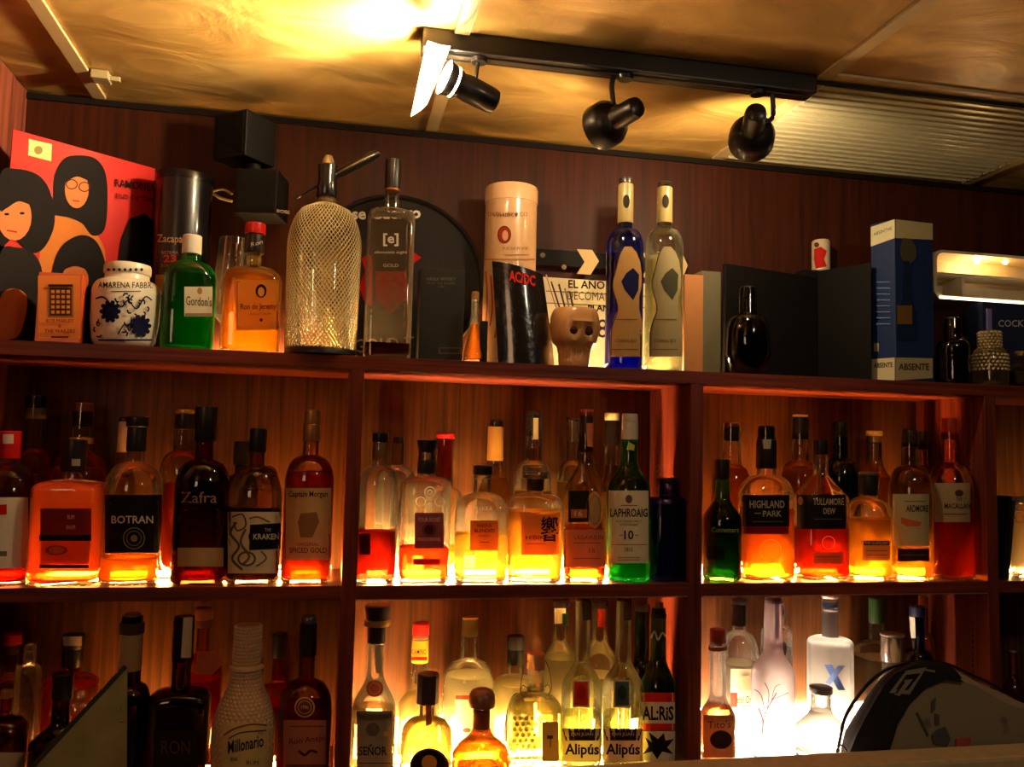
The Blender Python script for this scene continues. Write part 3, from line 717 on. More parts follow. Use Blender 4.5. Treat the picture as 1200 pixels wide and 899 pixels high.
mid('whisky_bottle', 'green whisky bottle with white cap and large white label reading 10', 737, 50, 485, 515, 540, 574, 19, g='#128a3a', liq='#0c7a26', lv=560, style='s', scat=.3, frost=.22,
    caps=[('cap', 485, 494, 19, '#d8c8b0'), ('neck_foil', 494, 515, 20, '#cdbda4')],
    labels=[(713, 760, 575, 660, '#d8c49c', [('ell', 737, 585, 4, 5, '#5a5040'), ('rect', 727, 592, 747, 593, '#6a6050'), ('txt', 'LAPHROAIG', 737, 601, 44, 10, '#15100c', 0, .02), ('txt', 'ISLAY SINGLE MALT', 737, 611, 30, 2.6, '#302820'), ('txt', 'SCOTCH WHISKY', 737, 615, 22, 2.6, '#302820'),
        ('txt', '10', 737, 627, 11, 11, '#15100c', 0, .02), ('rect', 726, 627, 730, 627.8, '#302820'), ('rect', 744, 627, 748, 627.8, '#302820'), ('rect', 716, 638, 758, 638.7, '#605444'), ('txt', '1815', 737, 644, 9, 5, '#201812'), ('rect', 724, 653, 750, 653.7, '#605444'), ('rect', 724, 656, 750, 656.7, '#605444')], .06)],
    marks=[('poly', [(737, 518), (744, 522), (743, 528), (734, 527)], '#a8a848')])
mid('gin_bottle', 'short square deep-blue bottle in the shadow of the centre divider', 783, 44, 560, 566, 582, 587, 22, g='#1c2c9a', frost=.15, liq='#101c70', lv=592, sq=6, style='flat', scat=.1, Y=.05, caps=[('cap', 560, 567, 23, '#0c0a12')])

# ---------------- middle shelf, right cubby
mid('whiskey_bottle', 'dark green tapering bottle at the left end of the right cubby', 846, 45, 538, 560, 582, 610, 18, g='#28601c', liq='#0c2a0a', lv=600, style='s', scat=.2, frost=.1, caps=[('cap', 538, 562, 18, '#15120c')],
    marks=[('txt', 'Connemara', 850, 621, 32, 6, '#8a9a60'), ('rect', 829, 640, 850, 656, '#0c140a')])
mid('whisky_bottle', 'bulb-necked amber bottle behind the dark green one in the right cubby', 857, 46, 495, 517, 545, 575, 24, Y=R_, g='#f8dca8', liq='#e8862c', lv=548, style='round',
    caps=[('cork_top', 495, 500, 17, '#8a5030'), ('neck_band', 500, 517, 18, K)])
mid('whisky_bottle', 'broad whisky bottle with two-line black label above bright orange spirit', 898, 61, 499, 549, 556, 580, 23, g='#f4d8a0', liq='#f0801a', lv=596, sq=3.5, flat=.7, style='round', scat=.3,
    caps=[('cap', 499, 515, 19, K), ('neck_sleeve', 515, 549, 24, '#16100e'), ('cap_rim', 499, 501, 17, '#8a8070', .3, .5)],
    labels=[(870, 925, 580, 617, '#14100e', [('txt', 'HIGHLAND', 899, 591, 41, 9, '#9a8a70', 0, .015), ('txt', 'PARK', 905, 602, 22, 7, '#9a8a70', 0, .015), ('rect', 884, 601, 892, 602, '#7a6a50'), ('rect', 882, 611, 918, 611.8, '#5a4c3a')], .04), (871, 924, 617, 626, '#6a1410', [], .3)],
    marks=[('ring', 903, 645, 13, 13, 1, '#e8a040'), ('poly', [(893, 515), (904, 515), (903, 526), (895, 526)], '#8a8070')])
mid('whisky_bottle', 'bottle with cream-rimmed black capsule between the two black-labelled whiskies', 938, 46, 486, 515, 540, 570, 20, Y=R_, g='#f6d4a0', liq='#e89040', lv=549, style='round', caps=[('cap', 486, 489, 18, '#d0b888'), ('neck_sleeve', 489, 515, 19, K)])
mid('whiskey_bottle', 'cone-shouldered whiskey bottle with black label above deep red spirit', 962, 60, 515, 533, 556, 583, 17, g='#f4dcac', liq='#c02408', lv=618, sq=3.2, flat=.75, style='cone', scat=.3,
    caps=[('cap', 515, 533, 18, '#120e0c')],
    labels=[(934, 991, 580, 620, '#15100f', [('txt', 'TULLAMORE', 971, 588, 36, 8, '#a08c68', 0, .01), ('txt', 'DEW', 972, 599, 14, 7, '#a08c68', 0, .015), ('rect', 954, 608, 988, 608.8, '#5a4c3a'), ('ell', 938, 587, 3, 5, '#8a5a40')], .04), (953, 988, 647, 661, '#b8682c', [('rect', 957, 652, 984, 653, '#7a3a18')], .3)],
    marks=[('ring', 971, 636, 8, 8, 1.2, '#e08050')])
mid('whiskey_bottle', 'green glass bottle with dark cap behind the two whiskeys of the right cubby', 985, 44, 494, 520, 537, 565, 18, Y=R_, g='#1c7a34', frost=.15, liq='#0e4a1c', lv=560, style='round', scat=.15, caps=[('cap', 494, 512, 19, '#0d0c0a'), ('neck_band', 520, 532, 17, '#20201a')])
mid('whisky_bottle', 'yellow whisky bottle with short black cap and low cream label', 1018, 52, 553, 580, 583, 606, 22, g='#f8e4a4', liq='#f0b02c', lv=607, style='round', scat=.3, caps=[('cap', 553, 557, 22, '#4a3a28'), ('neck_sleeve', 557, 580, 22, '#1a1210')],
    labels=[(1011, 1043, 633, 657, '#b07838', [('rect', 1012, 634, 1042, 639, '#2c180c'), ('txt', 'THE GLENLIVET', 1027, 636.5, 28, 3.2, '#e0b070'), ('rect', 1015, 645, 1040, 646, '#6a401c'), ('rect', 1015, 650, 1040, 651, '#6a401c')], .25)])
mid('whisky_bottle', 'tall bright yellow bottle with pale cork top at the back of the right cubby', 1025, 48, 505, 518, 538, 575, 17, Y=R_, g='#ffe890', liq='#f0a424', lv=560, style='s', caps=[('cork_top', 505, 511, 19, '#d8a850'), ('cork', 511, 518, 16, '#c89040')], marks=[('txt', 'SMALL', 1026, 592, 22, 8, '#c87a20')])
mid('whisky_bottle', 'black-capped bottle directly behind the grey-labelled whisky on the right', 1082, 40, 505, 527, 545, 575, 17, Y=R_, g='#c89858', liq='#b06a20', lv=560, caps=[('cap', 505, 527, 16, '#0e0b0b')])
mid('whisky_bottle', 'whisky bottle with grey-cream label, orange mark and small dark lower label', 1067, 48, 503, 524, 545, 580, 20, g='#ecd09c', liq='#c08428', lv=565, style='round', scat=.25, caps=[('cap', 503, 524, 17, '#18110e'), ('capsule', 505, 520, 19, '#30221a')],
    labels=[(1046, 1089, 579, 640, '#98855c', [('txt', 'ARDMORE', 1075, 596, 26, 8, '#1a140c', 0, .02), ('poly', [(1056, 606), (1066, 609), (1080, 612), (1078, 617), (1062, 617), (1056, 613)], '#a04a20'), ('rect', 1060, 587, 1085, 588, '#5a4c34')], .1), (1052, 1089, 643, 658, '#241610', [('rect', 1056, 650, 1086, 651, '#5a4430')], .05)])
mid('whisky_bottle', 'reddish whisky bottle with red capsule beside the right divider', 1114, 50, 490, 515, 542, 578, 19, g='#c88850', liq='#b83410', lv=604, style='round', scat=.3, caps=[('cap', 490, 515, 18, '#a82c14')],
    labels=[(1095, 1137, 566, 612, '#8a7050', [('ell', 1124, 578, 5, 4, '#3a2a1c'), ('txt', 'THE', 1124, 585, 7, 4, '#2a1c12'), ('txt', 'MACALLAN', 1122, 593, 30, 6, '#2a1c12', 0, .015), ('rect', 1106, 602, 1134, 603, '#4a3824')], .1)])
t, sf, s_, base, Z = mid('shot_glass', 'small amber-tinted tumbler in the corner by the right divider', 1149, 15, 652, 652, 655, 657, 14, cat='glass', Y=.06, g='#d8a070', liq='#a04818', lv=668)
mid('glass_jar', 'clear glass jar glowing white beyond the right divider', 1206, 40, 588, 588, 600, 610, 34, cat='jar', g='#fff6e0', liq='#ffe8c0', lv=612, Y=.06, caps=[('lid', 582, 590, 37, '#c0b090', .25, .7)])

# ---------------- lowest shelf, left cubby
low('rum_bottle', 'round bottle with red cap at the back of the lowest left cubby', 10, 54, 742, 762, 790, 822, 18, Y=R_, g='#e8b468', liq='#c8901c', lv=826, caps=[('cap', 742, 755, 23, '#a01812'), ('neck_band', 755, 767, 14, '#9a8068')], style='round')
low('rum_bottle', 'clear bottle with wide glassy shoulder behind the leftmost lowest bottle', 30, 28, 762, 764, 778, 790, 14, Y=.1, g='#c8a890', caps=[('glass_stopper', 756, 764, 13, 'G#e0c8b0')], style='round')
low('rum_bottle', 'dark amber bottle at the bottom left corner with slim neck', 4, 52, 808, 816, 838, 862, 12, g='#b85a30', liq='#4a0e08', lv=850, caps=[('cap', 808, 818, 13, '#a0643c')], labels=[(-14, 29, 882, 925, '#b0987c')], style='round')
low('rum_bottle', 'dimpled red bottle with black cap at the back left of the lowest shelf', 82, 60, 743, 781, 790, 800, 18, Y=R_, g='#e06040', liq='#e03010', lv=803, gb=3.0, bs=120, frost=.15, scat=.5, caps=[('cap', 743, 760, 26, '#15110f'), ('neck_sleeve', 760, 781, 24, '#0d0a0a')], style='round', marks=[('rect', 74, 746, 96, 757, '#9a8878')])
low('rum_bottle', 'dark bottle with short black cap in front of the dimpled red bottle', 70, 64, 789, 818, 845, 872, 20, g='#501c14', liq='#180606', lv=860, caps=[('cap', 789, 819, 24, '#0c0909')], style='s', Y=.045)
low('liqueur_bottle', 'dark bottle with pale paper-wrapped neck behind the standing card', 150, 50, 719, 785, 800, 826, 26, g='#2a1210', liq='#120504', lv=820, Y=.06, caps=[('cap', 719, 727, 20, '#6a543c'), ('collar', 729, 742, 29, '#3a2a1e'), ('neck_wrap', 742, 785, 26, '#9a8058')], style='round')
low('rum_bottle', 'orange-backed bottle with pleated paper collar behind the dark square bottle', 235, 48, 712, 732, 764, 796, 15, Y=R_, g='#f08c50', liq='#d83c0c', lv=794, caps=[('cap', 712, 726, 20, '#6a3828'), ('neck_foil', 726, 735, 18, '#54281e')], style='round')
t, sf, s_, base, Z = low('rum_bottle', 'dark square-shouldered bottle with paper strip over its black cap', 211, 68, 722, 774, 806, 822, 22, g='#5a2018', liq='#240806', lv=812, sq=5, flat=.8, caps=[('cap', 722, 774, 24, '#0c0a0a')], style='flat',
    labels=[(180, 232, 856, 925, '#1c1210', [('txt', 'RON', 206, 876, 34, 16, '#4a3028')], .03)], marks=[('quad', [(215, 724), (226, 723), (224, 771), (212, 771)], '#c8b088')])
V = [at(*q, y=.05) for q in ((231, 764), (252, 763), (264, 776), (248, 791), (229, 790))]
bm = bmesh.new(); iv = Matrix.LocRotScale(t.location, t.rotation_euler, None).inverted()
a_ = [bm.verts.new(iv @ v) for v in V]; b_ = [bm.verts.new(iv @ (v + Vector((0, .0012, 0)))) for v in V]
bm.faces.new(a_); bm.faces.new(b_[::-1])
for i in range(5): bm.faces.new((a_[i], b_[i], b_[(i + 1) % 5], a_[(i + 1) % 5]))
o = mk('paper_tag', bm, paper('#c8643c', .35), t); o['label'] = 'reddish paper tag sticking out of the neck'
# knitted bottle
def knit():
    m, nt, o = new_mat('cream_crochet_wool'); b = N(nt, 'ShaderNodeBsdfPrincipled'); b.inputs['Base Color'].default_value = srgb('#c8a478'); b.inputs['Roughness'].default_value = .9
    nt.links.new(b.outputs[0], o.inputs[0]); return m
t, sf, s_, base, Z = low('rum_bottle', 'bottle dressed in a cream crocheted cover with yellowish script label', 287, 68, 733, 733, 784, 850, 31, g='#c8a478', smat=paint('#b08c60', .9), style='s', Y=.055)
bm = bmesh.new(); rows = 44
zt_ = Z(733)
for k in range(rows):
    z = .004 + (zt_ - .006) * k / (rows - 1); a, b2, p_ = sf.abp(z); n = 30
    for i in range(n):
        th_ = 2 * PI * (i + .5 * (k % 2)) / n
        X = Matrix.Translation((a * 1.0 * math.cos(th_), b2 * math.sin(th_), z)) @ Matrix.Rotation(th_, 4, 'Z') @ Matrix.Rotation(.6 if k % 2 else -.6, 4, 'X') @ Matrix.Diagonal((.0026, PI * a / n * .95, .0034, 1))
        bmesh.ops.create_icosphere(bm, subdivisions=1, radius=1, matrix=X)
mk('crochet_cover', bm, knit(), t, True)
bm = bmesh.new(); a, b2, _ = sf.abp(Z(781)); ringloft(bm, [(Z(785), a + .002, a + .002, 2), (Z(783), a + .006, a + .006, 2), (Z(780), a + .006, a + .006, 2), (Z(778), a + .001, a + .001, 2)], 28, False, False); mk('cuff', bm, knit(), t, True)
label_patch(sf, 259, 315, 847, 920, '#c8b070', t, [('txt', 'Millonario', 288, 872, 42, 15, '#241a10', -.2, .02), ('line', [(262, 862), (275, 854), (295, 849), (313, 850)], 2, '#7a3a28'), ('line', [(268, 866), (282, 859), (312, 856)], 1.5, '#3a2c1c'), ('txt', 'XO', 305, 859, 6, 4, '#3a2c1c'), ('txt', 'RON', 274, 890, 8, 5, '#3a2c1c'), ('txt', 'RUM', 296, 894, 14, 5, '#3a2c1c')], off=.0035)
low('rum_bottle', 'reddish bottle with dark capsule and round medallion beside the left divider', 358, 62, 722, 768, 795, 832, 19, g='#c07858', liq='#7a140a', lv=826, caps=[('cap', 722, 730, 18, '#5a5450', .3, .5), ('neck_sleeve', 730, 768, 21, '#15100f')], style='round',
    labels=[(332, 386, 844, 925, '#a8664c', [('rect', 340, 851, 380, 852, '#5a2c20'), ('txt', 'Ron Anejo', 360, 868, 42, 9, '#4a2018', -.12), ('line', [(350, 880), (357, 885), (364, 880), (372, 882)], 3, '#3a1812'), ('rect', 335, 896, 384, 899, '#6a3424')], .15)],
    marks=[('ell', 357, 829, 12, 12, '#5a2818'), ('ring', 357, 829, 12, 12, 1.6, '#b88450'), ('ring', 357, 829, 8, 8, .8, '#b88450'), ('txt', '1796', 357, 829, 8, 4, '#d0a070')])
low('rum_bottle', 'amber bottle glimpsed behind, between the crocheted and medallion bottles', 325, 50, 742, 770, 800, 818, 16, Y=R_, g='#d05a30', liq='#c03a10', lv=822, caps=[('cap', 742, 770, 18, '#120d0c')], style='round')

# ---------------- lowest shelf, centre cubby
low('tequila_bottle', 'tall clear tequila bottle with grey label and round red seal', 439, 52, 709, 753, 786, 832, 19, g='#f4ecd0', liq='#c8b888', lv=828, style='s', scat=.15,
    caps=[('flared_stopper', 709, 728, 30, '#14100e'), ('stopper_rim', 726, 733, 31, '#b09858', .3, .7), ('neck_sleeve', 733, 753, 22, '#1a1411')],
    labels=[(418, 460, 833, 925, '#7c7464', [('txt', 'SEÑOR', 437, 879, 33, 13, '#16130f', 0, .02), ('ell', 437, 855, 8, 8, '#5a5446'), ('ell', 452, 860, 3, 3, '#b89050'), ('rect', 420, 894, 458, 895, '#3a362c')], .03)],
    marks=[('ell', 439, 807, 10, 10, '#b85c34'), ('ring', 439, 807, 7, 7, 1, '#e09868'), ('quad', [(439, 756), (450, 756), (448, 789), (440, 789)], '#b8ac80')])
low('tequila_bottle', 'clear tequila bottle with red cap and yellow neck band', 491, 48, 730, 776, 802, 826, 19, Y=R_, g='#f8f0d0', liq='#f0e0a0', lv=812, style='s',
    caps=[('cap', 730, 745, 20, '#b81c14'), ('cap_rim', 745, 749, 19, '#e0c8a0', .3, .5), ('neck_label', 749, 776, 20, '#e0a028')], marks=[('txt', 'CAMINO', 491, 764, 17, 6, '#2a1408', 0, .01), ('rect', 481.5, 770, 500.5, 774, '#a82418')])
t, sf, s_, base, Z = low('tequila_bottle', 'round clear bottle with faceted black stopper and circular black label', 500, 60, 789, 826, 840, 862, 18, g='#f8f0cc', liq='#f0d070', lv=846, style='round', scat=.2, Y=.045,
    caps=[('faceted_stopper', 789, 824, 27, '#1c120e')], labels=[(480, 526, 877, 918, '#100c0a', [('ell', 503, 894, 9, 9, '#c88c30'), ('ring', 503, 897, 21, 19, 1.5, '#3a3228')], .03, 'oval')],
    marks=[('quad', [(499, 826), (505, 826), (506, 848), (499, 852)], '#a0502c')])
low('liqueur_bottle', 'wide clear bottle with silver-gold screw cap at the back of the lowest centre cubby', 549, 60, 723, 745, 773, 806, 21, Y=R_, g='#fcf8e0', liq='#f8f0c8', lv=790, style='round', scat=.3,
    caps=[('cap', 723, 735, 19, '#c8a860', .3, .7), ('cap_skirt', 735, 745, 19.5, '#d0b068', .3, .7)], labels=[(534, 560, 815, 866, '#c8b080', [('rect', 534, 815, 560, 820, '#8a2c1c'), ('ell', 547, 856, 5, 3, '#3a2c20')], .2)])
low('tequila_bottle', 'amber long-necked decanter with round ball stopper in the front of the centre', 564, 68, 806, 833, 853, 884, 21, g='#f0b868', liq='#d88a28', lv=872, style='s', scat=.2, Y=.045,
    caps=[('ball_stopper', 806, 833, 32, '#6a4630', .3), ('neck_leather', 834, 853, 20, '#a85c30')], marks=[('ring', 566, 905, 20, 16, 2, '#d0a060')])
low('gin_bottle', 'clear bottle with black cap and black arched label behind the dimpled cork bottle', 603, 52, 745, 779, 792, 806, 18, Y=R_, g='#f8f4d8', liq='#f0e8b0', lv=800, style='round', caps=[('cap', 745, 760, 21, '#100d0c'), ('cap_skirt', 760, 778, 20, '#0c0a09')],
    labels=[(590, 622, 812, 925, '#14120e', [], .03, 'oval')])
t, sf, s_, base, Z = low('mezcal_bottle', 'squat clear bottle with cork, wire bail and dimpled glass', 627, 60, 765, 784, 812, 832, 20, g='#f4f0c0', liq='#e8dc80', lv=830, sq=4, style='round', gb=1.5, bs=60, scat=.2, Y=.05,
    caps=[('cork', 765, 784, 21, '#a87848', .9)], labels=[(635, 655, 846, 893, '#9a7c44', [('rect', 641, 862, 648, 866, '#3a2c14'), ('line', [(645, 862), (645, 876)], 1, '#3a2c14')], .12)])
bm = bmesh.new()
for r_ in range(9):
    for c_ in range(4):
        p0 = sf.pt(603 + c_ * 7 + (r_ % 2) * 3, 842 + r_ * 6.5, .0004)
        bmesh.ops.create_icosphere(bm, subdivisions=2, radius=.0036, matrix=Matrix.Translation(Matrix.LocRotScale(t.location, t.rotation_euler, None).inverted() @ p0))
mk('dimples', bm, glass('#b8b070', .05), t, True)
bm = bmesh.new(); q = [(-.034, Z(820)), (-.03, Z(812)), (-.036, Z(806)), (-.03, Z(786)), (-.02, Z(774)), (-.012, Z(772))]
for sgn in (-1, 1):
    tube(bm, spline([(sgn * -x * .8, -.004, z) for x, z in q], 5), .0009, 6)
    tube(bm, spline([(sgn * .016, 0, Z(806)), (sgn * .024, 0, Z(803)), (sgn * .028, 0, Z(812)), (sgn * .018, 0, Z(816))], 4), .0009, 6)
tube(bm, [(-.0155 * math.cos(u), -.0155 * math.sin(u), Z(808)) for u in [2 * PI * i / 20 for i in range(20)]], .0009, 6, True)
mk('wire_bail', bm, paint('#3a3020', .3, .8), t, True)
def alip(x, col, lab, Y, tagc, lc):
    return low('mezcal_bottle', lab, x, 48, 700, 712, 770, 806, 18, Y=Y, g='#f4f4cc', liq='#e8e8a0', lv=836, style='s', scat=.12,
        caps=[('cap', 700, 704, 19, '#15110e')],
        labels=[(x - 23, x + 23, 854, 893, lc, [('quad', [(x - 23, 854), (x + 23, 854), (x + 19, 868), (x - 19, 868)], '#241a14'), ('txt', 'SAN JUAN', x, 861, 26, 5, lc), ('txt', 'Alipús', x, 880, 40, 17, '#1a100c', 0, .03)], .15),
                (x - 11, x + 9, 797, 829, '#b8a890', [('rect', x - 9, 799, x + 7, 827, col), ('ell', x - 1, 812, 5, 9, tagc)], .3)],
        marks=[('rect', x + 1, 703, x + 10, 727, '#2a1c16'), ('rect', x + 2, 705, x + 9, 725, '#5a4430')])
alip(682, '#c02c18', 'mezcal bottle with handwritten label and small red picture label', F_, '#a01c10', '#cdbf8c')
alip(730, '#38504a', 'mezcal bottle with handwritten label and small dark teal picture label', F_, '#20342e', '#c8a494')
low('mezcal_bottle', 'clear mezcal bottle with black cap and green-white seal behind, left of the red picture label', 656, 46, 704, 712, 745, 778, 18, Y=R_, g='#fbf8d8', liq='#f0ecb8', lv=770, style='s', caps=[('cap', 704, 710, 20, '#15100e')], marks=[('rect', 650, 713, 663, 731, '#d8cc90'), ('rect', 659, 719, 665, 733, '#2a5a34')])
low('mezcal_bottle', 'clear mezcal bottle with black cap and red seal, behind between the handwritten labels', 702, 46, 704, 712, 745, 780, 18, Y=R_, g='#fbf8d8', liq='#f0ecb8', lv=790, style='s', caps=[('cap', 704, 710, 20, '#15100e')], marks=[('rect', 700, 714, 709, 735, '#b83424')])
low('mezcal_bottle', 'dark green bottle behind, right of the teal picture label', 752, 44, 708, 714, 772, 800, 17, Y=R_, g='#1c5a30', liq='#0c3018', lv=800, style='s', caps=[('cap', 708, 716, 18, '#100e0c')])
low('mezcal_bottle', 'green mezcal bottle with red and white hand-lettered label beside the centre divider', 771, 42, 710, 722, 768, 808, 18, g='#4a8040', liq='#1c5a28', lv=800, style='s', scat=.15, caps=[('cap', 718, 723, 19, '#100c0a'), ('cork', 706, 718, 11, '#6a4a30')],
    labels=[(752, 791, 812, 856, '#d8c8a8', [('rect', 752, 812, 791, 823, '#c02418'), ('rect', 752, 848, 791, 856, '#c02418'), ('txt', 'AL:RiS', 771, 836, 37, 17, '#15100e', 0, .03)], .06),
            (752, 791, 857, 893, '#c8c0a0', [('poly', [(756, 864), (764, 870), (760, 858), (771, 866), (778, 859), (780, 868), (790, 866), (782, 876), (789, 884), (776, 881), (770, 890), (764, 881), (753, 884), (760, 875)], '#15140e')], .06)],
    marks=[('line', [(763, 748), (767, 740), (771, 750), (776, 742), (780, 746)], 2, '#a8a088')])

# ---------------- lowest shelf, right cubby
low('vodka_bottle', 'clear bottle with red-brown cap, twine ring and brown label with dark oval', 841, 42, 737, 752, 812, 842, 19, g='#f4e8d8', liq='#d08040', lv=828, style='s', scat=.25, Y=.045, caps=[('cap', 737, 752, 20, '#7a2418')],
    labels=[(824, 860, 838, 888, '#b08058', [('txt', "Tito's", 843, 849, 27, 9, '#4a2c1c', -.05), ('ell', 845, 867, 13, 11, '#2a1c16')], .12)])
tw = [t_ for t_ in bpy.data.objects if t_.get('label', '').startswith('clear bottle with red-brown cap')][0]
bm = bmesh.new(); zz = at(841, 757, y=.045).z - Z_LOW
for k, dz in enumerate((0, .0025, .005)): tube(bm, [(.0165 * math.cos(u), .0165 * math.sin(u), zz - dz + .002 * math.cos(u)) for u in [2 * PI * i / 24 for i in range(24)]], .0013, 6, True)
mk('twine', bm, paint('#8a4a28', .8), tw, True)
low('vodka_bottle', 'clear vodka bottle with black capsule and cream label with small red square', 866, 45, 702, 733, 740, 770, 18, g='#fdf8ea', liq='#fff4dc', lv=776, style='round', scat=.35, Y=.15, caps=[('cap', 702, 708, 19, '#15110f'), ('neck_sleeve', 708, 733, 16, '#120e0c')],
    labels=[(856, 883, 784, 862, '#f0e2bc', [('rect', 865, 792, 880, 809, '#c8b088'), ('rect', 856, 812, 864, 829, '#b83020'), ('txt', 'Ketel One', 872, 820, 24, 9, '#4a3020', 0, .01), ('rect', 866, 827, 880, 828, '#a07050')], .5)])
low('vodka_bottle', 'frosted white vodka bottle decorated with a bare tree', 906, 50, 701, 728, 760, 790, 22, g='#fff0f6', frost=.42, style='s', scat=.5, Y=.05, caps=[('cap', 699, 707, 20, '#4a4048'), ('neck_band', 756, 758, 21, '#c8a0c0')],
    marks=[('line', [(895, 886), (893, 865), (894, 845), (889, 830)], 2.2, '#6e5860'), ('line', [(894, 850), (899, 832), (910, 812)], 1.5, '#6e5860'), ('line', [(897, 838), (892, 815), (884, 808)], 1.1, '#6e5860'), ('line', [(899, 832), (901, 812), (896, 800)], 1.0, '#6e5860'), ('line', [(905, 820), (917, 815), (924, 812)], .9, '#6e5860'),
           ('line', [(904, 822), (908, 806), (915, 802)], .8, '#6e5860'), ('rect', 908, 708, 913, 748, '#a090a8')])
low('vodka_bottle', 'clear square-shouldered bottle with dark round mark behind the frosted tree bottle', 910, 36, 712, 720, 734, 742, 22, Y=R_, g='#fdf4ec', liq='#fff0e8', lv=760, sq=3.5, flat=.6, style='flat', caps=[('cap', 706, 720, 18, '#8a7a80')], marks=[('ell', 918, 761, 4, 9, '#15100f')])
low('vodka_bottle', 'white vodka bottle with blue stopper and large blue letter X', 973, 52, 700, 702, 746, 756, 19, g='#fffdf6', liq='#fffdf8', lv=716, style='flat', scat=.5, frost=.2, Y=.13, caps=[('cap', 697, 701, 19, '#c8c0b8'), ('stopper_ring', 707, 711, 18, '#3a6ab0')],
    marks=[('quad', [(966, 779), (975, 779), (991, 809), (982, 809)], '#4a64a8'), ('quad', [(982, 780), (991, 780), (973, 803), (967, 800)], '#6a84c0'), ('txt', 'VODKA', 985, 814, 15, 3, '#8aa0c8')])
low('liqueur_bottle', 'short round clear bottle with flat black cap in front of the letter X bottle', 962, 66, 804, 812, 828, 862, 23, g='#fffaf0', liq='#fff8ec', lv=832, style='s', scat=.4, Y=.045, caps=[('cap', 804, 812, 27, '#1a1512')])
low('liqueur_bottle', 'clear bottle with dark green cap behind the folded bag', 1028, 46, 700, 730, 752, 764, 17, Y=.15, g='#e8d8b8', liq='#c8a878', lv=770, sq=4, style='flat', caps=[('cap', 700, 730, 18, '#2c4c24')])
low('liqueur_bottle', 'silver-capped bottle behind the bag, left of the blue bottle', 1046, 30, 742, 774, 790, 800, 24, Y=.045, g='#c8b8a0', caps=[('cap', 742, 745, 27, '#a89a88', .3, .8), ('metal_sleeve', 745, 774, 26, '#8a7e74', .25, .85)])
low('vodka_bottle', 'deep blue bottle with blue cap and white neck mark rising behind the bag', 1076, 34, 710, 716, 760, 776, 16, Y=.07, g='#1c2c8a', liq='#0a1458', lv=772, scat=.15, caps=[('cap', 710, 722, 18, '#141a38')], marks=[('quad', [(1064, 722), (1072, 724), (1073, 748), (1068, 748)], '#b8b4a8')])
low('vodka_bottle', 'orange-capped bottle half hidden behind the deep blue bottle', 1083, 26, 699, 712, 740, 765, 10, Y=R_, g='#d08a60', caps=[('cap', 699, 712, 11, '#b85c2c')])
low('liqueur_bottle', 'orange glowing small bottle with grey top beyond the right divider', 1188, 22, 762, 790, 792, 806, 10, Y=.06, g='#f06a20', liq='#e8540c', lv=792, caps=[('cap', 762, 790, 8, '#6a5c50')], style='s')

# ================================================================== top shelf
TS = Z_TOP
# red record sleeve leaning in the corner, seen at an angle
A = at(0, 398, y=.03); A.z = TS; x0, y0 = A.x - .003, .03
Bq = at(176, 300, y=YB - .03); ex = Vector((Bq.x - x0, Bq.y - y0, 0)); SL = ex.length; ang = math.atan2(ex.y, ex.x)
th = thing('record_sleeve', 'glossy red record sleeve with three dark-haired figures leaning in the left corner', 'record', (x0, y0, TS), None, ang)
HS = at(3, 150, y=y0).z - TS
mk('sleeve', B((0, 0, 0.0003), (SL, .0035, HS), .0006), paint('#a8150a', .6, coat=.18), th)
pl = Plane((x0, y0, TS), Matrix.Rotation(ang, 3, 'Z') @ Vector((0, -1, 0)))
SK, HR = '#c0683a', '#0c0504'
decor(pl, [('quad', [(34, 163), (61, 169), (60, 189), (33, 182)], '#c8b070'), ('ell', 45, 176, 5, 5, '#7a6a38'),
    # right-hand figure
    ('blob', [(48, 285), (62, 256), (80, 250), (100, 262), (118, 282), (124, 310), (120, 398), (48, 398)], '#b06428'),
    ('blob', [(62, 232), (64, 205), (75, 186), (92, 182), (112, 186), (124, 204), (126, 240), (122, 270), (108, 276), (96, 262), (80, 255), (60, 250)], HR),
    ('ell', 90, 222, 14, 22, SK), ('blob', [(74, 214), (76, 198), (92, 194), (108, 200), (106, 212), (90, 207)], HR), ('ring', 84, 216, 7, 6, 1.3, '#3a1a10'), ('ring', 99, 219, 7, 6, 1.3, '#3a1a10'), ('line', [(85, 235), (93, 236)], 1.6, '#8a2a1c'),
    # left figure
    ('blob', [(0, 300), (20, 290), (42, 300), (50, 330), (40, 398), (0, 398)], '#17110f'), ('blob', [(0, 350), (16, 338), (32, 350), (24, 390), (10, 398), (0, 398)], SK),
    ('blob', [(0, 285), (0, 206), (20, 198), (46, 206), (60, 228), (64, 262), (52, 290), (36, 296), (16, 280)], HR), ('ell', 17, 254, 20, 28, SK), ('blob', [(0, 246), (0, 214), (20, 210), (42, 220), (40, 240), (22, 236), (8, 244)], HR),
    ('ell', 8, 251, 3, 1.6, HR), ('ell', 26, 250, 3, 1.6, HR), ('line', [(8, 270), (20, 272)], 1.8, '#8a2a1c'),
    # lower middle figure
    ('blob', [(62, 398), (60, 330), (70, 292), (92, 276), (112, 282), (124, 310), (128, 350), (124, 398)], HR), ('ell', 88, 328, 16, 18, '#a85a2c'), ('blob', [(68, 318), (74, 302), (100, 300), (110, 318), (88, 312)], HR),
    # far right shape
    ('poly', [(138, 312), (142, 280), (152, 256), (170, 250), (182, 262), (182, 398), (138, 398)], HR),
    ('txt', 'RAMONES', 158, 217, 46, 9.5, '#1c0d0a', .12, .008), ('txt', 'END OF THE', 158, 232, 44, 5.5, '#5a1208', .12, .01)], th.children[0], .0004)

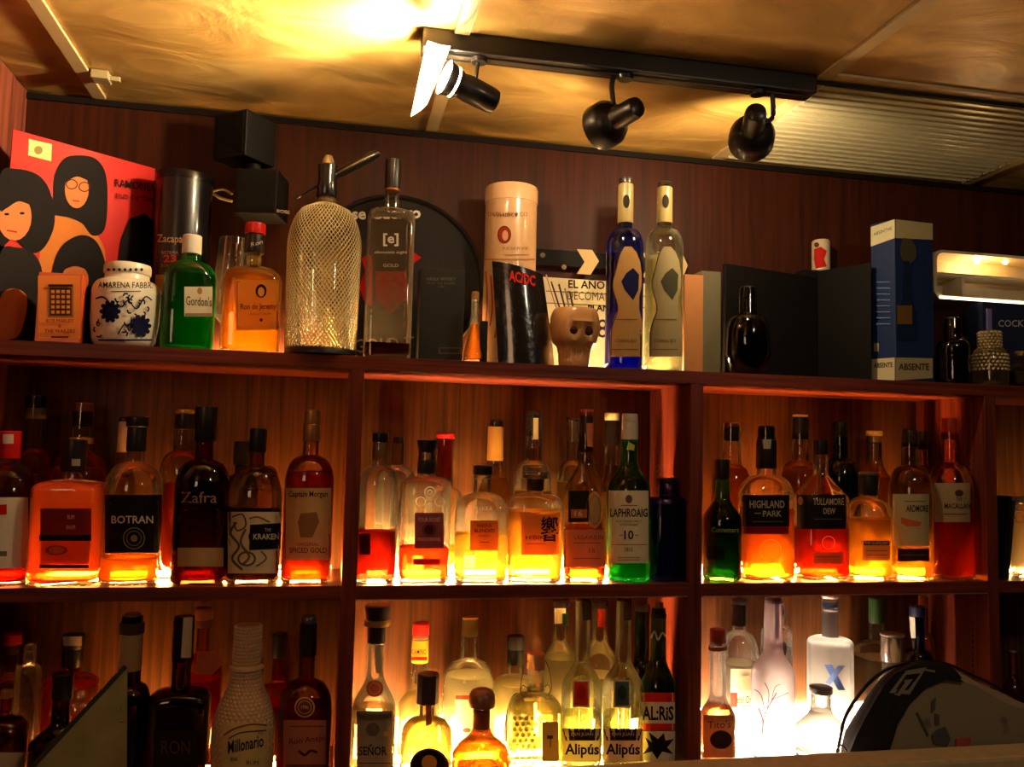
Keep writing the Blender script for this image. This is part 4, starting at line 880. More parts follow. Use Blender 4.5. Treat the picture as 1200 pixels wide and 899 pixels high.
# small orange card box
th, pl, *_ = boxthing('card_box', 'small orange boxed card deck with a framed square design at the left end', 'box', 43, 95, 320, .004, .026, TS, paint('#b84a1c', .35), rz=0)
label_patch(pl, 44.5, 94, 323, 397, '#d87838', th, [('rect', 56, 333, 86, 372, '#8a5a28'), ('rect', 58, 337, 84, 370, '#4a2c14')] +
    [('rect', 60 + 6 * i, 340 + 6 * j, 64 + 6 * i, 343.5 + 6 * j, '#c87a38') for i in range(4) for j in range(5)] +
    [('rect', 57, 333.5, 85, 336, '#2a140c'), ('txt', 'BOB MARLEY', 70, 376, 32, 4, '#5a1c0c'), ('txt', '&', 70, 382, 4, 3.5, '#5a1c0c'), ('txt', 'THE WAILERS', 70, 388, 36, 4.5, '#5a1c0c', 0, .01), ('rect', 60, 394, 80, 396, '#5a1c0c')])

# blue and white ceramic jar
BL = '#15183a'
flor = [('txt', 'AMARENA FABBRI', 147, 334, 64, 7, '#1c1c2c', .01, .004), ('rect', 130, 341, 165, 342, '#4a4a5a')]
for cx, cy, r in ((129, 365, 9.5), (165, 382, 9.5)):
    flor += [('ell', cx, cy, r, r * 1.1, BL)] + [('ell', cx + r * 1.05 * math.cos(k * PI / 5), cy + r * 1.15 * math.sin(k * PI / 5), 2.6, 2.6, BL) for k in range(10)]
for i in range(24):
    q = random.random() * 6.28; cx, cy = random.choice(((147, 355), (170, 358), (146, 385), (120, 384), (155, 370)))
    x_ = cx + random.uniform(-9, 9); y_ = cy + random.uniform(-9, 9)
    flor.append(('line', [(x_, y_), (x_ + 3 * math.cos(q), y_ + 3 * math.sin(q)), (x_ + 6 * math.cos(q + .7), y_ + 6 * math.sin(q + .7))], 1.8, BL))
flor += [('line', [(134, 350), (142, 360), (150, 352), (160, 362), (170, 348), (178, 352)], 1.6, BL), ('line', [(138, 392), (146, 380), (152, 388), (154, 372)], 1.6, BL), ('line', [(112, 350), (120, 348), (126, 352)], 2, BL),
    ('rect', 115, 397.5, 178, 399.5, BL)]
t, sf, s_, base, Z = topb('ceramic_jar', 'white ceramic jar with blue flower painting and lid beside the orange card box', 147, 75, 322, 322, 329, 346, 50, sq=2, opaque='#d8ccb4', style='round', waist=.99, foot=.84, Y=.052, cat='jar', marks=flor)
bm = bmesh.new(); r = 26 * s_; zz = Z(322); ringloft(bm, [(zz - .001, r * .96, r * .96, 2), (zz + .001, r, r, 2), (zz + .011, r, r, 2), (zz + .016, r * .96, r * .96, 2), (zz + .0185, r * .7, r * .7, 2)], 36)
lid = mk('lid', bm, paint('#d0c4a8', .3, coat=.4), t, True)
decor(Round(base, 0, [(0, r, r, 2), (1, r, r, 2)]), [('ell', 127 + 6.5 * k, 316, 1.8, 1.8, BL) for k in range(7)], lid)

# black tin tube
t, sf, s_, base, Z = topb('tin_tube', 'tall black bottle tin with gold script and number 23 behind the ceramic jar', 211, 64, 208, 209, 210, 212, 63, Y=.15, opaque='#110d10', cat='tin', style='flat',
    marks=[('rect', 182, 322, 208, 345, '#b08c60'), ('txt', 'Zacapa', 199, 281, 30, 12, '#b09070', .03, .01), ('txt', 'SISTEMA', 199, 296, 20, 3.5, '#9a7c60'), ('txt', '23', 199, 303, 15, 9, '#c8381c', 0, .03), ('txt', 'SOLERA', 199, 311, 20, 3.5, '#9a7c60')])
bm = bmesh.new(); r = 32.5 * s_; ringloft(bm, [(Z(216), r, r, 2), (Z(208), r + .0012, r + .0012, 2), (Z(207), r + .0005, r + .0005, 2), (Z(207.5), r * .9, r * .9, 2)], 36); mk('lid', bm, paint('#1a1618', .25, .5), t, True)

# green gin
topb('gin_bottle', 'bright green gin bottle with white cap and cream label', 222, 58, 276, 298, 306, 328, 22, g='#0a9a30', liq='#067a20', lv=322, sq=3, flat=.62, style='round', scat=.4, frost=.25, rz=.25,
    caps=[('cap', 276, 298, 22, '#d8ccb8')], labels=[(216, 249, 336, 371, '#d8c8a8', [('txt', "Gordon's", 233, 353, 30, 11, '#3a3020', .06, .005), ('ell', 234, 341, 3, 4, '#a87830'), ('rect', 217, 367, 248, 370.5, '#8a7c60')], .1)])
# stemless glass
t = thing('wine_glass', 'clear tulip glass standing behind the amber bottle', 'glass', (at(271, 340, y=.15).x, .15, TS))
bm = bmesh.new(); s_ = mpp((t.location.x, .15, TS + .1)); zt_ = at(271, 280, y=.15).z - TS
ringloft(bm, [(0, .03, .03, 2), (.003, .03, .03, 2), (.006, .005, .005, 2), (.05, .004, .004, 2), (.06, .012, .012, 2), (.08, 20 * s_, 20 * s_, 2), (.11, 21.5 * s_, 21.5 * s_, 2), (zt_, 16 * s_, 16 * s_, 2), (zt_ - .001, 15.4 * s_, 15.4 * s_, 2), (.11, 20.6 * s_, 20.6 * s_, 2), (.08, 19 * s_, 19 * s_, 2), (.066, .004, .004, 2)], 32)
mk('bowl', bm, glass('#f4e8d0'), t, True)
# amber square bottle
topb('rum_bottle', 'square amber bottle with red cap and cream portrait-oval label on the top shelf', 296, 66, 262, 297, 312, 330, 17, g='#f8d880', liq='#f09a1c', lv=318, sq=4.5, flat=.6, style='round', scat=.4,
    caps=[('cap', 262, 275, 24, '#b81c10', .3), ('neck_sleeve', 275, 297, 23, '#1a100e')],
    labels=[(276, 327, 328, 387, '#d88c30', [('ring', 301, 357, 999, 999, 0, '#8a4a18')][:0] + [('line', [(278, 330), (325, 330)], .8, '#8a4a18'), ('line', [(278, 384), (325, 384)], .8, '#8a4a18'), ('line', [(278, 330), (278, 384)], .8, '#8a4a18'),
        ('ell', 306, 341, 6.5, 8, '#2a1208'), ('ell', 306, 342, 3.8, 5.5, '#d88c30'), ('txt', 'Ron de Jeremy', 303, 360, 42, 9, '#4a2410', -.02, .005), ('txt', 'ADULT RUM', 305, 368, 24, 2.8, '#7a4418'), ('ell', 306, 375, 2, 2, '#4a2410')], .4)],
    marks=[('txt', 'Ron', 301, 285, 14, 5, '#b8a890', -.3)])

# pair of cube speakers on a wall arm
sx = at(300, 215, y=.17)
th = thing('cube_speaker', 'pair of small black cube speakers stacked and turned apart, fixed high on the wall', 'speaker', (sx.x, .15, at(300, 270, y=.12).z))
def cube(pc, ang, size, h, y):
    c = at(pc[0], pc[1], y=y) - th.location
    X = Matrix.Translation(c) @ Matrix.Rotation(ang, 4, 'Z')
    bm = B((-size / 2, -size / 2, -h / 2), (size / 2, size / 2, h / 2), .003, X); return bm, X
SPK = paint('#0c0908', .6)
bm, X1_ = cube((287, 166), math.radians(-38), .078, .085, .13); o1 = mk('upper_speaker', bm, SPK, th)
bm, X2_ = cube((307, 231), math.radians(-12), .078, .082, .12); o2 = mk('lower_speaker', bm, SPK, th)
for X_, o_ in ((X1_, o1), (X2_, o2)):
    mk('grille', B((-.034, -.0405, -.036), (.034, -.0392, .036), .0005, X_), paint('#0a0808', .85, bump=.8), o_)
bm = bmesh.new(); c = at(297, 200, y=.13) - th.location; tube(bm, [c + Vector((0, 0, -.012)), c + Vector((0, 0, .012))], .014, 14); tube(bm, [c + Vector((0, .0, 0)), c + Vector((-.01, YB - .003 - .13, 0))], .008, 10); mk('wall_bracket', bm, SPK, th, True)
bm = bmesh.new(); c = X1_ @ Vector((0, 0, .0425)); tube(bm, [c, c + Vector((0, .01, .01)), c + Vector((0, YB - .002 - c.y - th.location.y, .012))], .002, 8); mk('speaker_wire', bm, paint('#a08c50', .5), th)
decor(Plane(th.location + X2_ @ Vector((0, -.0409, 0)), X2_.to_3x3() @ Vector((0, -1, 0))), [('txt', 'BOSE', 332, 248, 15, 4, '#c0a898', .15, .03)], o2)
bm = bmesh.new(); g0 = [at(272, 236, y=.17), at(258, 232, y=.175), at(248, 226, y=.19), at(240, 222, y=YB - .003)]; tube(bm, spline([p - th.location for p in g0], 6), .0028, 8); g0 = [at(272, 228, y=.17), at(260, 222, y=.18), at(240, 228, y=YB - .003)]; tube(bm, spline([p - th.location for p in g0], 6), .0022, 8)
mk('cable', bm, paint('#c0b088', .5), th, True)

# soda siphon
t, sf, s_, base, Z = topb('soda_siphon', 'glass soda siphon wrapped in wire mesh with black head and long lever', 379, 84, 232, 236, 240, 292, 26, g='#fff0c8', Y=.05, style='round', foot=.9, cat='siphon')
bm = bmesh.new(); NW = 54; prof = [(z, a + .0007) for z, a, b, p in sf.rings if .012 <= z]
z0_, z1_ = .012, Z(240)
def rad(z): return sf.abp(z)[0] + .0008
for sgn in (1, -1):
    for k in range(NW):
        pts = []; phi = 2 * PI * k / NW
        M_ = 46
        for i in range(M_ + 1):
            u = i / M_; z = z0_ + (z1_ - z0_) * u; r = rad(z); ph = phi + sgn * u * 3.0
            pts.append((r * math.cos(ph), r * math.sin(ph), z))
        tube(bm, pts, .00062, 4)
o = mk('wire_mesh', bm, paint('#f4e0ac', .3, .45), t, True)
bm = bmesh.new(); r = 41 * s_; ringloft(bm, [(0.0002, r * .96, r * .96, 2), (.002, r, r, 2), (.011, r, r, 2), (.0135, r * .97, r * .97, 2)], 40); mk('base_ring', bm, paint('#120d0c', .4), t, True)
for nm, ya, yb, w_, cc, me in (('collar', 232, 240, 24, '#c0a468', .8), ('head', 192, 232, 25, '#120f0e', 0), ('head_cap', 181, 194, 16, '#9a8460', .6)):
    bm = bmesh.new(); r = w_ * s_ / 2; za, zb = Z(yb), Z(ya)
    rr = [(za, r * .9, r * .9, 2), (za + .003, r, r, 2), (za + (zb - za) * .5, r * .86, r * .86, 2), (zb - .004, r * .95, r * .95, 2), (zb, r * .6, r * .6, 2)] if nm != 'head_cap' else [(za, r, r, 2), (za + .008, r * .95, r * .95, 2), (zb - .002, r * .6, r * .6, 2), (zb, r * .2, r * .2, 2)]
    ringloft(bm, rr, 28); mk(nm, bm, paint(cc, .25, me, coat=.4), t, True)
bm = bmesh.new(); pts = [at(348, 232, y=.08), at(368, 220, y=.055), at(382, 212, y=.05), at(405, 200, y=.05), at(436, 183, y=.05), at(444, 179, y=.05)]
tube(bm, [p - base for p in pts], [.002, .003, .0045, .0075, .009, .006], 12); mk('lever', bm, paint('#14100f', .3, coat=.5), t, True)

# round tray leaning on the wall
cc = at(464, 322, y=YB - .028); R_t = 104 * mpp(cc); tilt = math.radians(7)
cc.z = TS + R_t * math.cos(tilt) + .003
th = thing('round_tray', 'round black tray with gothic lettering and red emblem leaning on the wall', 'tray', (cc.x, YB - .045, TS))
bm = bmesh.new()
ringloft(bm, [(0, R_t, R_t, 2), (.010, R_t, R_t, 2), (.012, R_t - .002, R_t - .002, 2), (.010, R_t - .006, R_t - .006, 2), (.003, R_t - .009, R_t - .009, 2), (.0025, R_t - .02, R_t - .02, 2)], 64)
X = Matrix.Translation((0, .022, R_t * math.cos(tilt) + .002)) @ Matrix.Rotation(PI / 2 - tilt, 4, 'X')
for v in bm.verts: v.co = X @ v.co
tr = mk('tray_disc', bm, paint('#15100f', .6), th, True)
nn = X.to_3x3() @ Vector((0, 0, 1)); pp = th.location + X @ Vector((0, 0, .0028))
decor(Plane(pp, nn), [('txt', 'Jose Cuervo', 444, 252, 98, 18, '#e8dcc8', -.02, .03), ('poly', [(424, 303), (432, 297), (436, 302), (436, 360), (426, 352), (421, 335), (428, 318)], '#b01410'), ('poly', [(479, 291), (494, 302), (480, 312)], '#c01810'),
    ('poly', [(440, 318), (476, 318), (478, 350), (458, 368), (440, 350)], '#8a120e'), ('txt', 'GOLD T', 450, 404, 70, 16, '#a89888', -.05)], tr, .0006)

# clear square rum bottle
topb('rum_bottle', 'tall square clear bottle with black neck in front of the round tray', 457, 54, 187, 222, 246, 256, 17, g='#f0dcc0', liq='#4a1c10', lv=404, sq=6, flat=.85, style='flat', scat=.15,
    caps=[('cap', 187, 222, 19, '#130f0f'), ('copper_band', 219, 224, 18, '#b06a38', .3, .7)],
    marks=[('txt', '[e]', 458, 281, 18, 15, '#d8c8b0', 0, .02), ('txt', 'elements eight', 458, 296, 38, 4.5, '#b8a890', 0, .005), ('txt', 'GOLD', 458, 311, 18, 3.8, '#b8a890')])
# black whisky carton
th, pl, *_ = boxthing('whisky_carton', 'plain black carton with small grey lettering right of the square clear bottle', 'box', 492, 544, 315, .075, .125, TS, paint('#1c1a18', .5))
decor(pl, [('txt', 'NIKKA WHISKY', 517, 327, 34, 4, '#6a6458'), ('txt', 'FROM THE BARREL', 517, 332, 34, 3, '#5a5448'), ('txt', 'PURE', 517, 336, 8, 2.2, '#5a5448'), ('rect', 514, 407, 541, 415, '#4a453a'), ('rect', 516, 408.5, 539, 413.5, '#2a2722')], th.children[0])
# small cone bottle and black box
topb('liqueur_bottle', 'tiny clear flared bottle with cork and amber contents between black carton and tube', 556, 25, 342, 352, 372, 416, 9, g='#fbf0d0', liq='#f09020', lv=380, style='cone', scat=.5, Y=.04, caps=[('cork', 342, 352, 9, '#8a5a30')])
boxthing('black_box', 'very small upright black box beside the tiny flared bottle', 'box', 562, 571, 376, .028, .04, TS, paint('#0c0909', .5))
# beige tube
t, sf, s_, base, Z = topb('paper_tube', 'tall beige cardboard bottle tube with oval red medallion', 597, 61, 222, 223, 224, 226, 60, Y=.14, opaque='#c09468', cat='tube', style='flat',
    marks=[('txt', 'DISTILLERY & CO', 595, 251, 46, 5, '#7a4a2e'), ('ell', 591, 275, 8, 10.5, '#8a2c14'), ('ring', 591, 275, 8, 10.5, 1.3, '#5a200e'), ('ell', 592, 276, 3.5, 6, '#c89070'), ('txt', 'RESERVE', 604, 291, 30, 3, '#8a5a3a'), ('rect', 590, 298, 620, 299, '#a87850'),
           ('rect', 568, 303, 627, 305, '#a87048'), ('txt', 'WHISKY', 592, 252, 30, 4, '#6a3a24')] +
          [('line', [(568 + 6 * i, 396 - 14 * (i % 2)), (571 + 6 * i, 350 + 8 * (i % 3)), (569 + 6 * i, 318 + 5 * (i % 2))], 2.0, '#a04828') for i in range(10)])
bm = bmesh.new(); r = 31.2 * s_; ringloft(bm, [(Z(240), r, r, 2), (Z(224), r, r, 2), (Z(221.5), r * .97, r * .97, 2)], 40); mk('lid', bm, paint('#c89c70', .35), t, True)

# AC/DC pouch: curved black tin
P4 = [(577, 306), (636, 322), (650, 424), (584, 424)]
V = [at(*P4[3], y=.075), at(*P4[2], y=.075)]
th = thing('metal_box', 'black shiny curved tin with small red band lettering at its top', 'tin', ((V[0].x + V[1].x) / 2, .075, TS))
bm = bmesh.new(); nx, ny = 10, 8; G = {}
for s2 in (0, 1):
    for j in range(ny + 1):
        for i in range(nx + 1):
            u, v = i / nx, j / ny
            px = (P4[0][0] * (1 - u) + P4[1][0] * u) * (1 - v) + (P4[3][0] * (1 - u) + P4[2][0] * u) * v
            py = (P4[0][1] * (1 - u) + P4[1][1] * u) * (1 - v) + (P4[3][1] * (1 - u) + P4[2][1] * u) * v
            p = at(px, py, y=.078); p.y = .078 + (-.018 if s2 == 0 else .006) * (1 - (2 * u - 1) ** 2) + (.004 if s2 else 0)
            if j == ny: p.z = TS + .0005
            G[s2, j, i] = bm.verts.new(p - th.location)
for s2 in (0, 1):
    for j in range(ny):
        for i in range(nx): bm.faces.new((G[s2, j, i], G[s2, j, i + 1], G[s2, j + 1, i + 1], G[s2, j + 1, i]))
for j in range(ny):
    for i in (0, nx): bm.faces.new((G[0, j, i], G[1, j, i], G[1, j + 1, i], G[0, j + 1, i]))
for i in range(nx):
    for j in (0, ny): bm.faces.new((G[0, j, i], G[1, j, i], G[1, j, i + 1], G[0, j, i + 1]))
o = mk('curved_body', bm, paint('#171210', .2, coat=.8, bump=.6), th, True)
decor(Plane((0, .0575, 0), (0, -1, 0)), [('txt', 'AC/DC', 612, 326, 31, 13, '#c02418', .22, .04)], o, .0)

# skull mug
sm = at(673, 400, y=.045)
th = thing('skull_mug', 'beige ceramic skull mug holding straws and picks', 'mug', (sm.x, .045, TS)); s_ = mpp(sm)
Zs = lambda row: at(673, row, y=.045).z - TS
bm = bmesh.new(); w_ = 28 * s_
prof = [(0.0005, .60), (.003, .64), (Zs(415), .66), (Zs(407), .74), (Zs(402), .9), (Zs(392), 1.0), (Zs(380), 1.03), (Zs(372), 1.0), (Zs(366), .93), (Zs(363), .86), (Zs(364), .78), (Zs(370), .74), (Zs(392), .7)]
L = ringloft(bm, [(z, w_ * k, w_ * k * .95, 2.3) for z, k in prof], 48)
bmesh.ops.recalc_face_normals(bm, faces=bm.faces[:])
bmesh.ops.subdivide_edges(bm, edges=bm.edges[:], cuts=1, use_grid_fill=True)
def gauss(x, z, cx, cz, sx_, sz_): return math.exp(-((x - cx) / sx_) ** 2 - ((z - cz) / sz_) ** 2)
for v in bm.verts:
    x, y, z = v.co; r = math.hypot(x, y)
    if y < 0 and r > w_ * .55 and z < Zs(365.5):
        d = 0
        fx = x - .006      # the face looks a little to the right
        for ex_ in (-.016, .010): d += .0105 * gauss(fx, z, ex_, Zs(390), .0075, .0075)
        d += .0055 * gauss(fx, z, 0, Zs(401), .0035, .006)
        d -= .0035 * gauss(fx, z, 0, Zs(380), .02, .004)
        d -= .003 * gauss(fx, z, .017, Zs(400), .006, .004) + .003 * gauss(fx, z, -.017, Zs(400), .006, .004)
        if z < Zs(406): d += .0012 * (1 + math.sin(fx * 1300)) * (1 if z > Zs(420) else .3) + .0016 * gauss(0, z, 0, Zs(413), 1, .0018)
        v.co.x -= x / r * d * .4; v.co.y += d
mg = mk('mug_body', bm, paint('#b8804c', .3, coat=.5), th, True)
for ex_, er_ in ((-.0125, .0085), (.0165, .0108)):
    bm = bmesh.new(); bmesh.ops.create_uvsphere(bm, u_segments=20, v_segments=12, radius=1, matrix=Matrix.Translation((ex_, -w_ * .86 + abs(ex_) * .42, Zs(390))) @ Matrix.Diagonal((er_, .0085, er_, 1))); mk('eye_socket', bm, paint('#3a1a0e', .7), th, True)
for k, (a_, b_, c_, rr_) in enumerate([((640, 322), (662, 372), '#c8a070', .0013), ((646, 330), (666, 372), '#3a2418', .0016), ((655, 333), (670, 374), '#2a1c18', .0018), ((662, 338), (674, 374), '#6a5040', .0014), ((668, 342), (678, 374), '#15100e', .002)]):
    p0 = at(*a_, y=.04 + .006 * k); p1 = at(*b_, y=.045); p1.z = TS + Zs(392) + .002
    o = bpy.data.objects.new('x', None); bpy.data.objects.remove(o)
    bm = bmesh.new(); tube(bm, [p1 - Vector(p1), p0 - p1], rr_, 8)
    o = mk('cocktail_pick', bm, paint(c_, .4), None); o.location = p1
    tag(o, ['pale straw leaning left out of the skull mug', 'leftmost brown pick beside the pale straw in the skull mug', 'dark middle pick in the skull mug', 'grey-brown pick standing right of the dark middle one', 'short black pick at the right in the skull mug'][k], 'pick', 'picks in the skull mug')

# clapperboard
Yc = YB - .018
th = thing('clapperboard', 'film clapperboard with black and white stick and handwritten white slate', 'clapperboard', (at(715, 380, y=Yc).x, Yc, TS))
def slab(name, px0, py0, px1, py1, mat, y0_, y1_, slope=0):
    a = at(px0, py0, y=y0_) - th.location; b = at(px1, py1, y=y0_) - th.location
    return mk(name, B((a.x, y0_ - Yc, max(.0005, b.z)), (b.x, y1_ - Yc, a.z), .001), mat, th)
slate = slab('slate', 630, 324, 806, 446, paint('#c8b890', .5), Yc, Yc + .006)
stick = slab('clap_stick', 628, 291, 806, 322, paint('#0c0908', .65), Yc - .001, Yc + .008)
pc = Plane((0, Yc - .001, 0), (0, -1, 0))
decor(pc, [('poly', [(676, 292), (694, 293), (702, 306), (692, 322), (676, 321), (685, 307)], '#c0a070'), ('poly', [(752, 296), (770, 297), (778, 310), (768, 326), (752, 325), (761, 311)], '#c0a070'), ('poly', [(786, 298), (800, 298), (806, 311), (800, 326), (788, 326), (794, 312)], '#c0a070'), ('ell', 636, 299, 3, 3, '#7a6a50'), ('ell', 661, 313, 3, 3, '#7a6a50')], stick)
pc = Plane((0, Yc, 0), (0, -1, 0))
decor(pc, [('txt', 'EL AÑO DEL', 700, 333, 68, 12, '#1c1610', .04, .02), ('line', [(640, 341), (806, 350)], 1, '#4a4030'), ('txt', 'DECOMAR', 690, 347, 50, 10, '#4a4030', .04), ('line', [(640, 355), (806, 363)], 1, '#4a4030'),
    ('txt', 'PLANO', 706, 361, 34, 8, '#1c1610', 0, .03), ('txt', 'TOMA', 776, 362, 26, 8, '#1c1610', 0, .03), ('line', [(735, 358), (735, 440)], 1, '#4a4030'), ('txt', '8', 706, 385, 12, 22, '#2a2218')], slate)

# two tall tequila bottles
lab_ = lambda c, x, k1, k2, k3: [('band', [(y, x + a, x + b_) for y, a, b_ in ((289, 0, 8), (296, -4, 14), (306, -8, 18), (320, -12, 20), (335, -14, 20), (348, -11, 17), (362, -8, 17), (375, -13, 20), (390, -17, 21), (418, -17, 21))], k1),
    ('line', [(x - 4, 291), (x - 10, 315), (x - 14, 336), (x - 8, 362), (x - 15, 385), (x - 16, 417)], 1.2, k3)]
def corr(x, col, liq, lab, Y, body, dark, txt):
    return topb('tequila_bottle', lab, x, 44, 209 if x < 750 else 214, 222, 268, 292, 17, Y=Y, g=col, liq=liq, lv=300, style='round', scat=.25, caps=[('cap', 209 if x < 750 else 214, 216, 17, '#2a2016'), ('neck_label', 216 if x < 750 else 220, 262, 18.5, '#8e7a48')],
        marks=lab_(col, x, body, dark, '#3a2c18') + [('poly', [(x + a, y) for a, y in ((2, 320), (10, 314), (17, 322), (16, 340), (10, 352), (0, 340), (-4, 330))], dark), ('ell', x + 2, 236, 4, 8, '#2a2418'), ('txt', txt, x + 1, 400, 26, 5, '#3a2c18'), ('rect', x - 14, 374, x + 15, 375, '#6a5028'), ('rect', x - 15, 409, x + 16, 410, '#6a5028')])
corr(732, '#1c30c0', '#0c1880', 'tall cobalt blue tequila bottle with curvy gold label', .05, '#a87c48', '#15143a', 'CORRALEJO')
corr(778, '#f4f0d0', '#f0ecc0', 'tall clear tequila bottle with curvy label right of the blue one', .055, '#8a7a58', '#3a3828', 'CORRALEJO')
th, pl, *_ = boxthing('bottle_carton', 'brown and grey upright carton right of the clear tequila bottle', 'box', 802, 824, 322, .06, .12, TS, paint('#9a6438', .5))
th2, pl2, *_ = boxthing('bottle_carton', 'dim grey carton standing behind the brown one on the top shelf', 'box', 822, 846, 318, .125, .17, TS, paint('#5a523e', .5))
# black flat folded boxes
def prism(name, pts, z0, z1, mat, parent, loc):
    bm = bmesh.new(); a = [bm.verts.new(Vector((x, y, z0)) - loc) for x, y in pts]; b = [bm.verts.new(Vector((x, y, z1)) - loc) for x, y in pts]
    bm.faces.new(a[::-1]); bm.faces.new(b); n = len(pts)
    for i in range(n): bm.faces.new((a[i], a[(i + 1) % n], b[(i + 1) % n], b[i]))
    bmesh.ops.bevel(bm, geom=bm.edges[:], offset=.0008, segments=1, affect='EDGES'); return mk(name, bm, mat, parent)
q0, q1, q2 = at(850, 380, y=.10), at(958, 380, y=.17), at(1021, 380, y=.06)
loc = Vector((q1.x, .17, TS)); th = thing('black_display_box', 'large matt black folded display box in the dark part of the top shelf', 'box', loc)
prism('left_panel', [(q0.x, .10), (q1.x, .17), (q1.x, .178), (q0.x - .003, .109)], TS + .0005, at(900, 316, y=.13).z, paint('#0c0909', .6), th, loc)
prism('right_panel', [(q1.x + .001, .17), (q2.x, .06), (q2.x + .004, .068), (q1.x + .001, .179)], TS + .0005, at(990, 312, y=.11).z, paint('#0a0808', .6), th, loc)
topb('skull_bottle', 'dark skull-like glass bottle with reddish glints in front of the black box', 876, 50, 336, 350, 368, 392, 22, g='#30140e', liq='#3a0a06', lv=376, style='round', scat=.15, Y=.05, waist=1.05, foot=.7, caps=[('cap', 336, 350, 16, '#120d0c')])
# little can standing on the box corner bracket
zc_ = at(962, 319, y=.19).z; cx_ = at(962, 300, y=.19)
th = thing('drink_can', 'tiny red and white can standing above the black display box', 'can', (cx_.x, .19, zc_)); r = 10.5 * mpp(cx_); hh = at(962, 282, y=.19).z - zc_
bm = bmesh.new(); ringloft(bm, [(0, r * .85, r * .85, 2), (.003, r, r, 2), (hh - .004, r, r, 2), (hh, r * .85, r * .85, 2), (hh - .001, r * .8, r * .8, 2)], 28); mk('can_body', bm, paint('#b8a890', .35, .2), th, True)
decor(Round((cx_.x, .19, zc_), 0, [(0, r, r, 2), (hh, r, r, 2)]), [('poly', [(954, 292), (962, 289), (969, 294), (966, 304), (969, 312), (956, 315), (954, 305)], '#a81c14'), ('ell', 957, 287, 3, 3, '#5a3020')], th)
th = thing('black_box', 'tall dark box hidden behind the display box, carrying the little can', 'box', (cx_.x, .19, TS)); mk('carton', B((-.05, -.015, .0005), (.05, .02, zc_ - TS), .001), paint('#0d0a0a', .6), th)
# tall blue absinthe box, corner toward the camera
pl_, pm_, pr_ = at(1021, 350, y=.085), at(1049, 350, y=.035), at(1094, 350, y=.06)
loc = Vector((pm_.x, .035, TS)); th = thing('absinthe_box', 'tall blue carton with white bands and bottle drawing, corner toward the viewer', 'box', loc)
zt_ = at(1049, 257, y=.035).z
back = Vector((pl_.x + pr_.x - pm_.x, pl_.y + pr_.y - pm_.y))
bx = prism('carton', [(pm_.x, .035), (pr_.x, .06), (back.x, back.y), (pl_.x, .085)], TS + .0005, zt_, paint('#15264c', .4), th, loc)
def vplane(a, b): d = Vector((b.x - a.x, b.y - a.y, 0)); return Plane((a.x, a.y, TS), (d.y, -d.x, 0))
a3 = Vector((pm_.x, .035, 0)); pL = vplane(Vector((pl_.x, .085, 0)), a3); pR = vplane(a3, Vector((pr_.x, .06, 0)))
decor(pL, [('quad', [(1020.5, 266), (1048.5, 257), (1048.5, 279), (1020.5, 289)], '#c8bc98'), ('quad', [(1021.5, 421), (1048.5, 419), (1048.5, 446), (1021.5, 446)], '#c0b08a'), ('txt', 'ABSINTHE', 1034.5, 271, 22, 4, '#3a4030', -.35), ('txt', 'ABSENTE', 1035, 428, 22, 6, '#3a3424', -.05, .03),
    ('line', [(1027, 320), (1025, 350)], 1, '#3a5a98'), ('rect', 1024, 402, 1030, 412, '#8a8468')] + [('rect', 1027, 330 + 7 * i, 1043, 331.2 + 7 * i, '#5a72a0') for i in range(8)], bx)
decor(pR, [('quad', [(1049.5, 257), (1093, 262), (1093, 281), (1049.5, 279)], '#b0a070'), ('quad', [(1049.5, 419), (1093, 420), (1093, 443), (1049.5, 446)], '#a89870'), ('txt', 'ABSENTE', 1071, 430, 36, 8, '#3a3424', 0, .03),
    ('poly', [(1058, 279), (1068, 280), (1074, 290), (1074, 302), (1066, 310), (1058, 306), (1054, 294)], '#4a4230'), ('poly', [(1059, 306), (1066, 306), (1068, 350), (1074, 370), (1074, 398), (1052, 398), (1052, 366), (1058, 350)], '#15233c'),
    ('rect', 1046 + 5, 358, 1069, 380, '#6a4c24')], bx)

# glowing rounded wall light shelf at the right
def rr_pts(x0, x1, z0, z1, r, n=6):
    out = []
    for cx, cz, a in ((x1 - r, z1 - r, 0), (x0 + r, z1 - r, PI / 2), (x0 + r, z0 + r, PI), (x1 - r, z0 + r, 1.5 * PI)):
        for i in range(n + 1): t_ = a + PI / 2 * i / n; out.append((cx + r * math.cos(t_), cz + r * math.sin(t_)))
    return out
yf = .13; A = at(1094, 292, y=yf); Bz = at(1094, 349, y=yf)
loc = Vector((A.x, YB - .001, Bz.z)); th = thing('wall_light_box', 'glowing rounded light box with two yellow bulbs fixed to the wall at right', 'lamp', loc)
x0_, x1_, h_ = 0, .36, A.z - Bz.z
o_pts = rr_pts(x0_, x1_, 0, h_, .022); i_pts = rr_pts(x0_ + .008, x1_ - .008, .007, h_ - .006, .016)
bm = bmesh.new(); Y0_, Y1_ = yf - YB + .001, 0
vo = [bm.verts.new((x, Y0_, z)) for x, z in o_pts]; vi = [bm.verts.new((x, Y0_, z)) for x, z in i_pts]; vb = [bm.verts.new((x, Y1_, z)) for x, z in o_pts]; vib = [bm.verts.new((x, -.012, z)) for x, z in i_pts]
n = len(o_pts)
for i in range(n):
    j = (i + 1) % n
    bm.faces.new((vo[i], vo[j], vi[j], vi[i])); bm.faces.new((vo[j], vo[i], vb[i], vb[j])); bm.faces.new((vi[i], vi[j], vib[j], vib[i]))
bm.faces.new(vib); bm.faces.new(vb[::-1])
mk('housing', bm, paint('#d8c8a8', .3), th)
mk('glowing_rim', B((.012, Y0_ - .0035, -.001), (.33, Y0_ - .0006, .0045), .001), emit((1, .80, .5), 5), th)
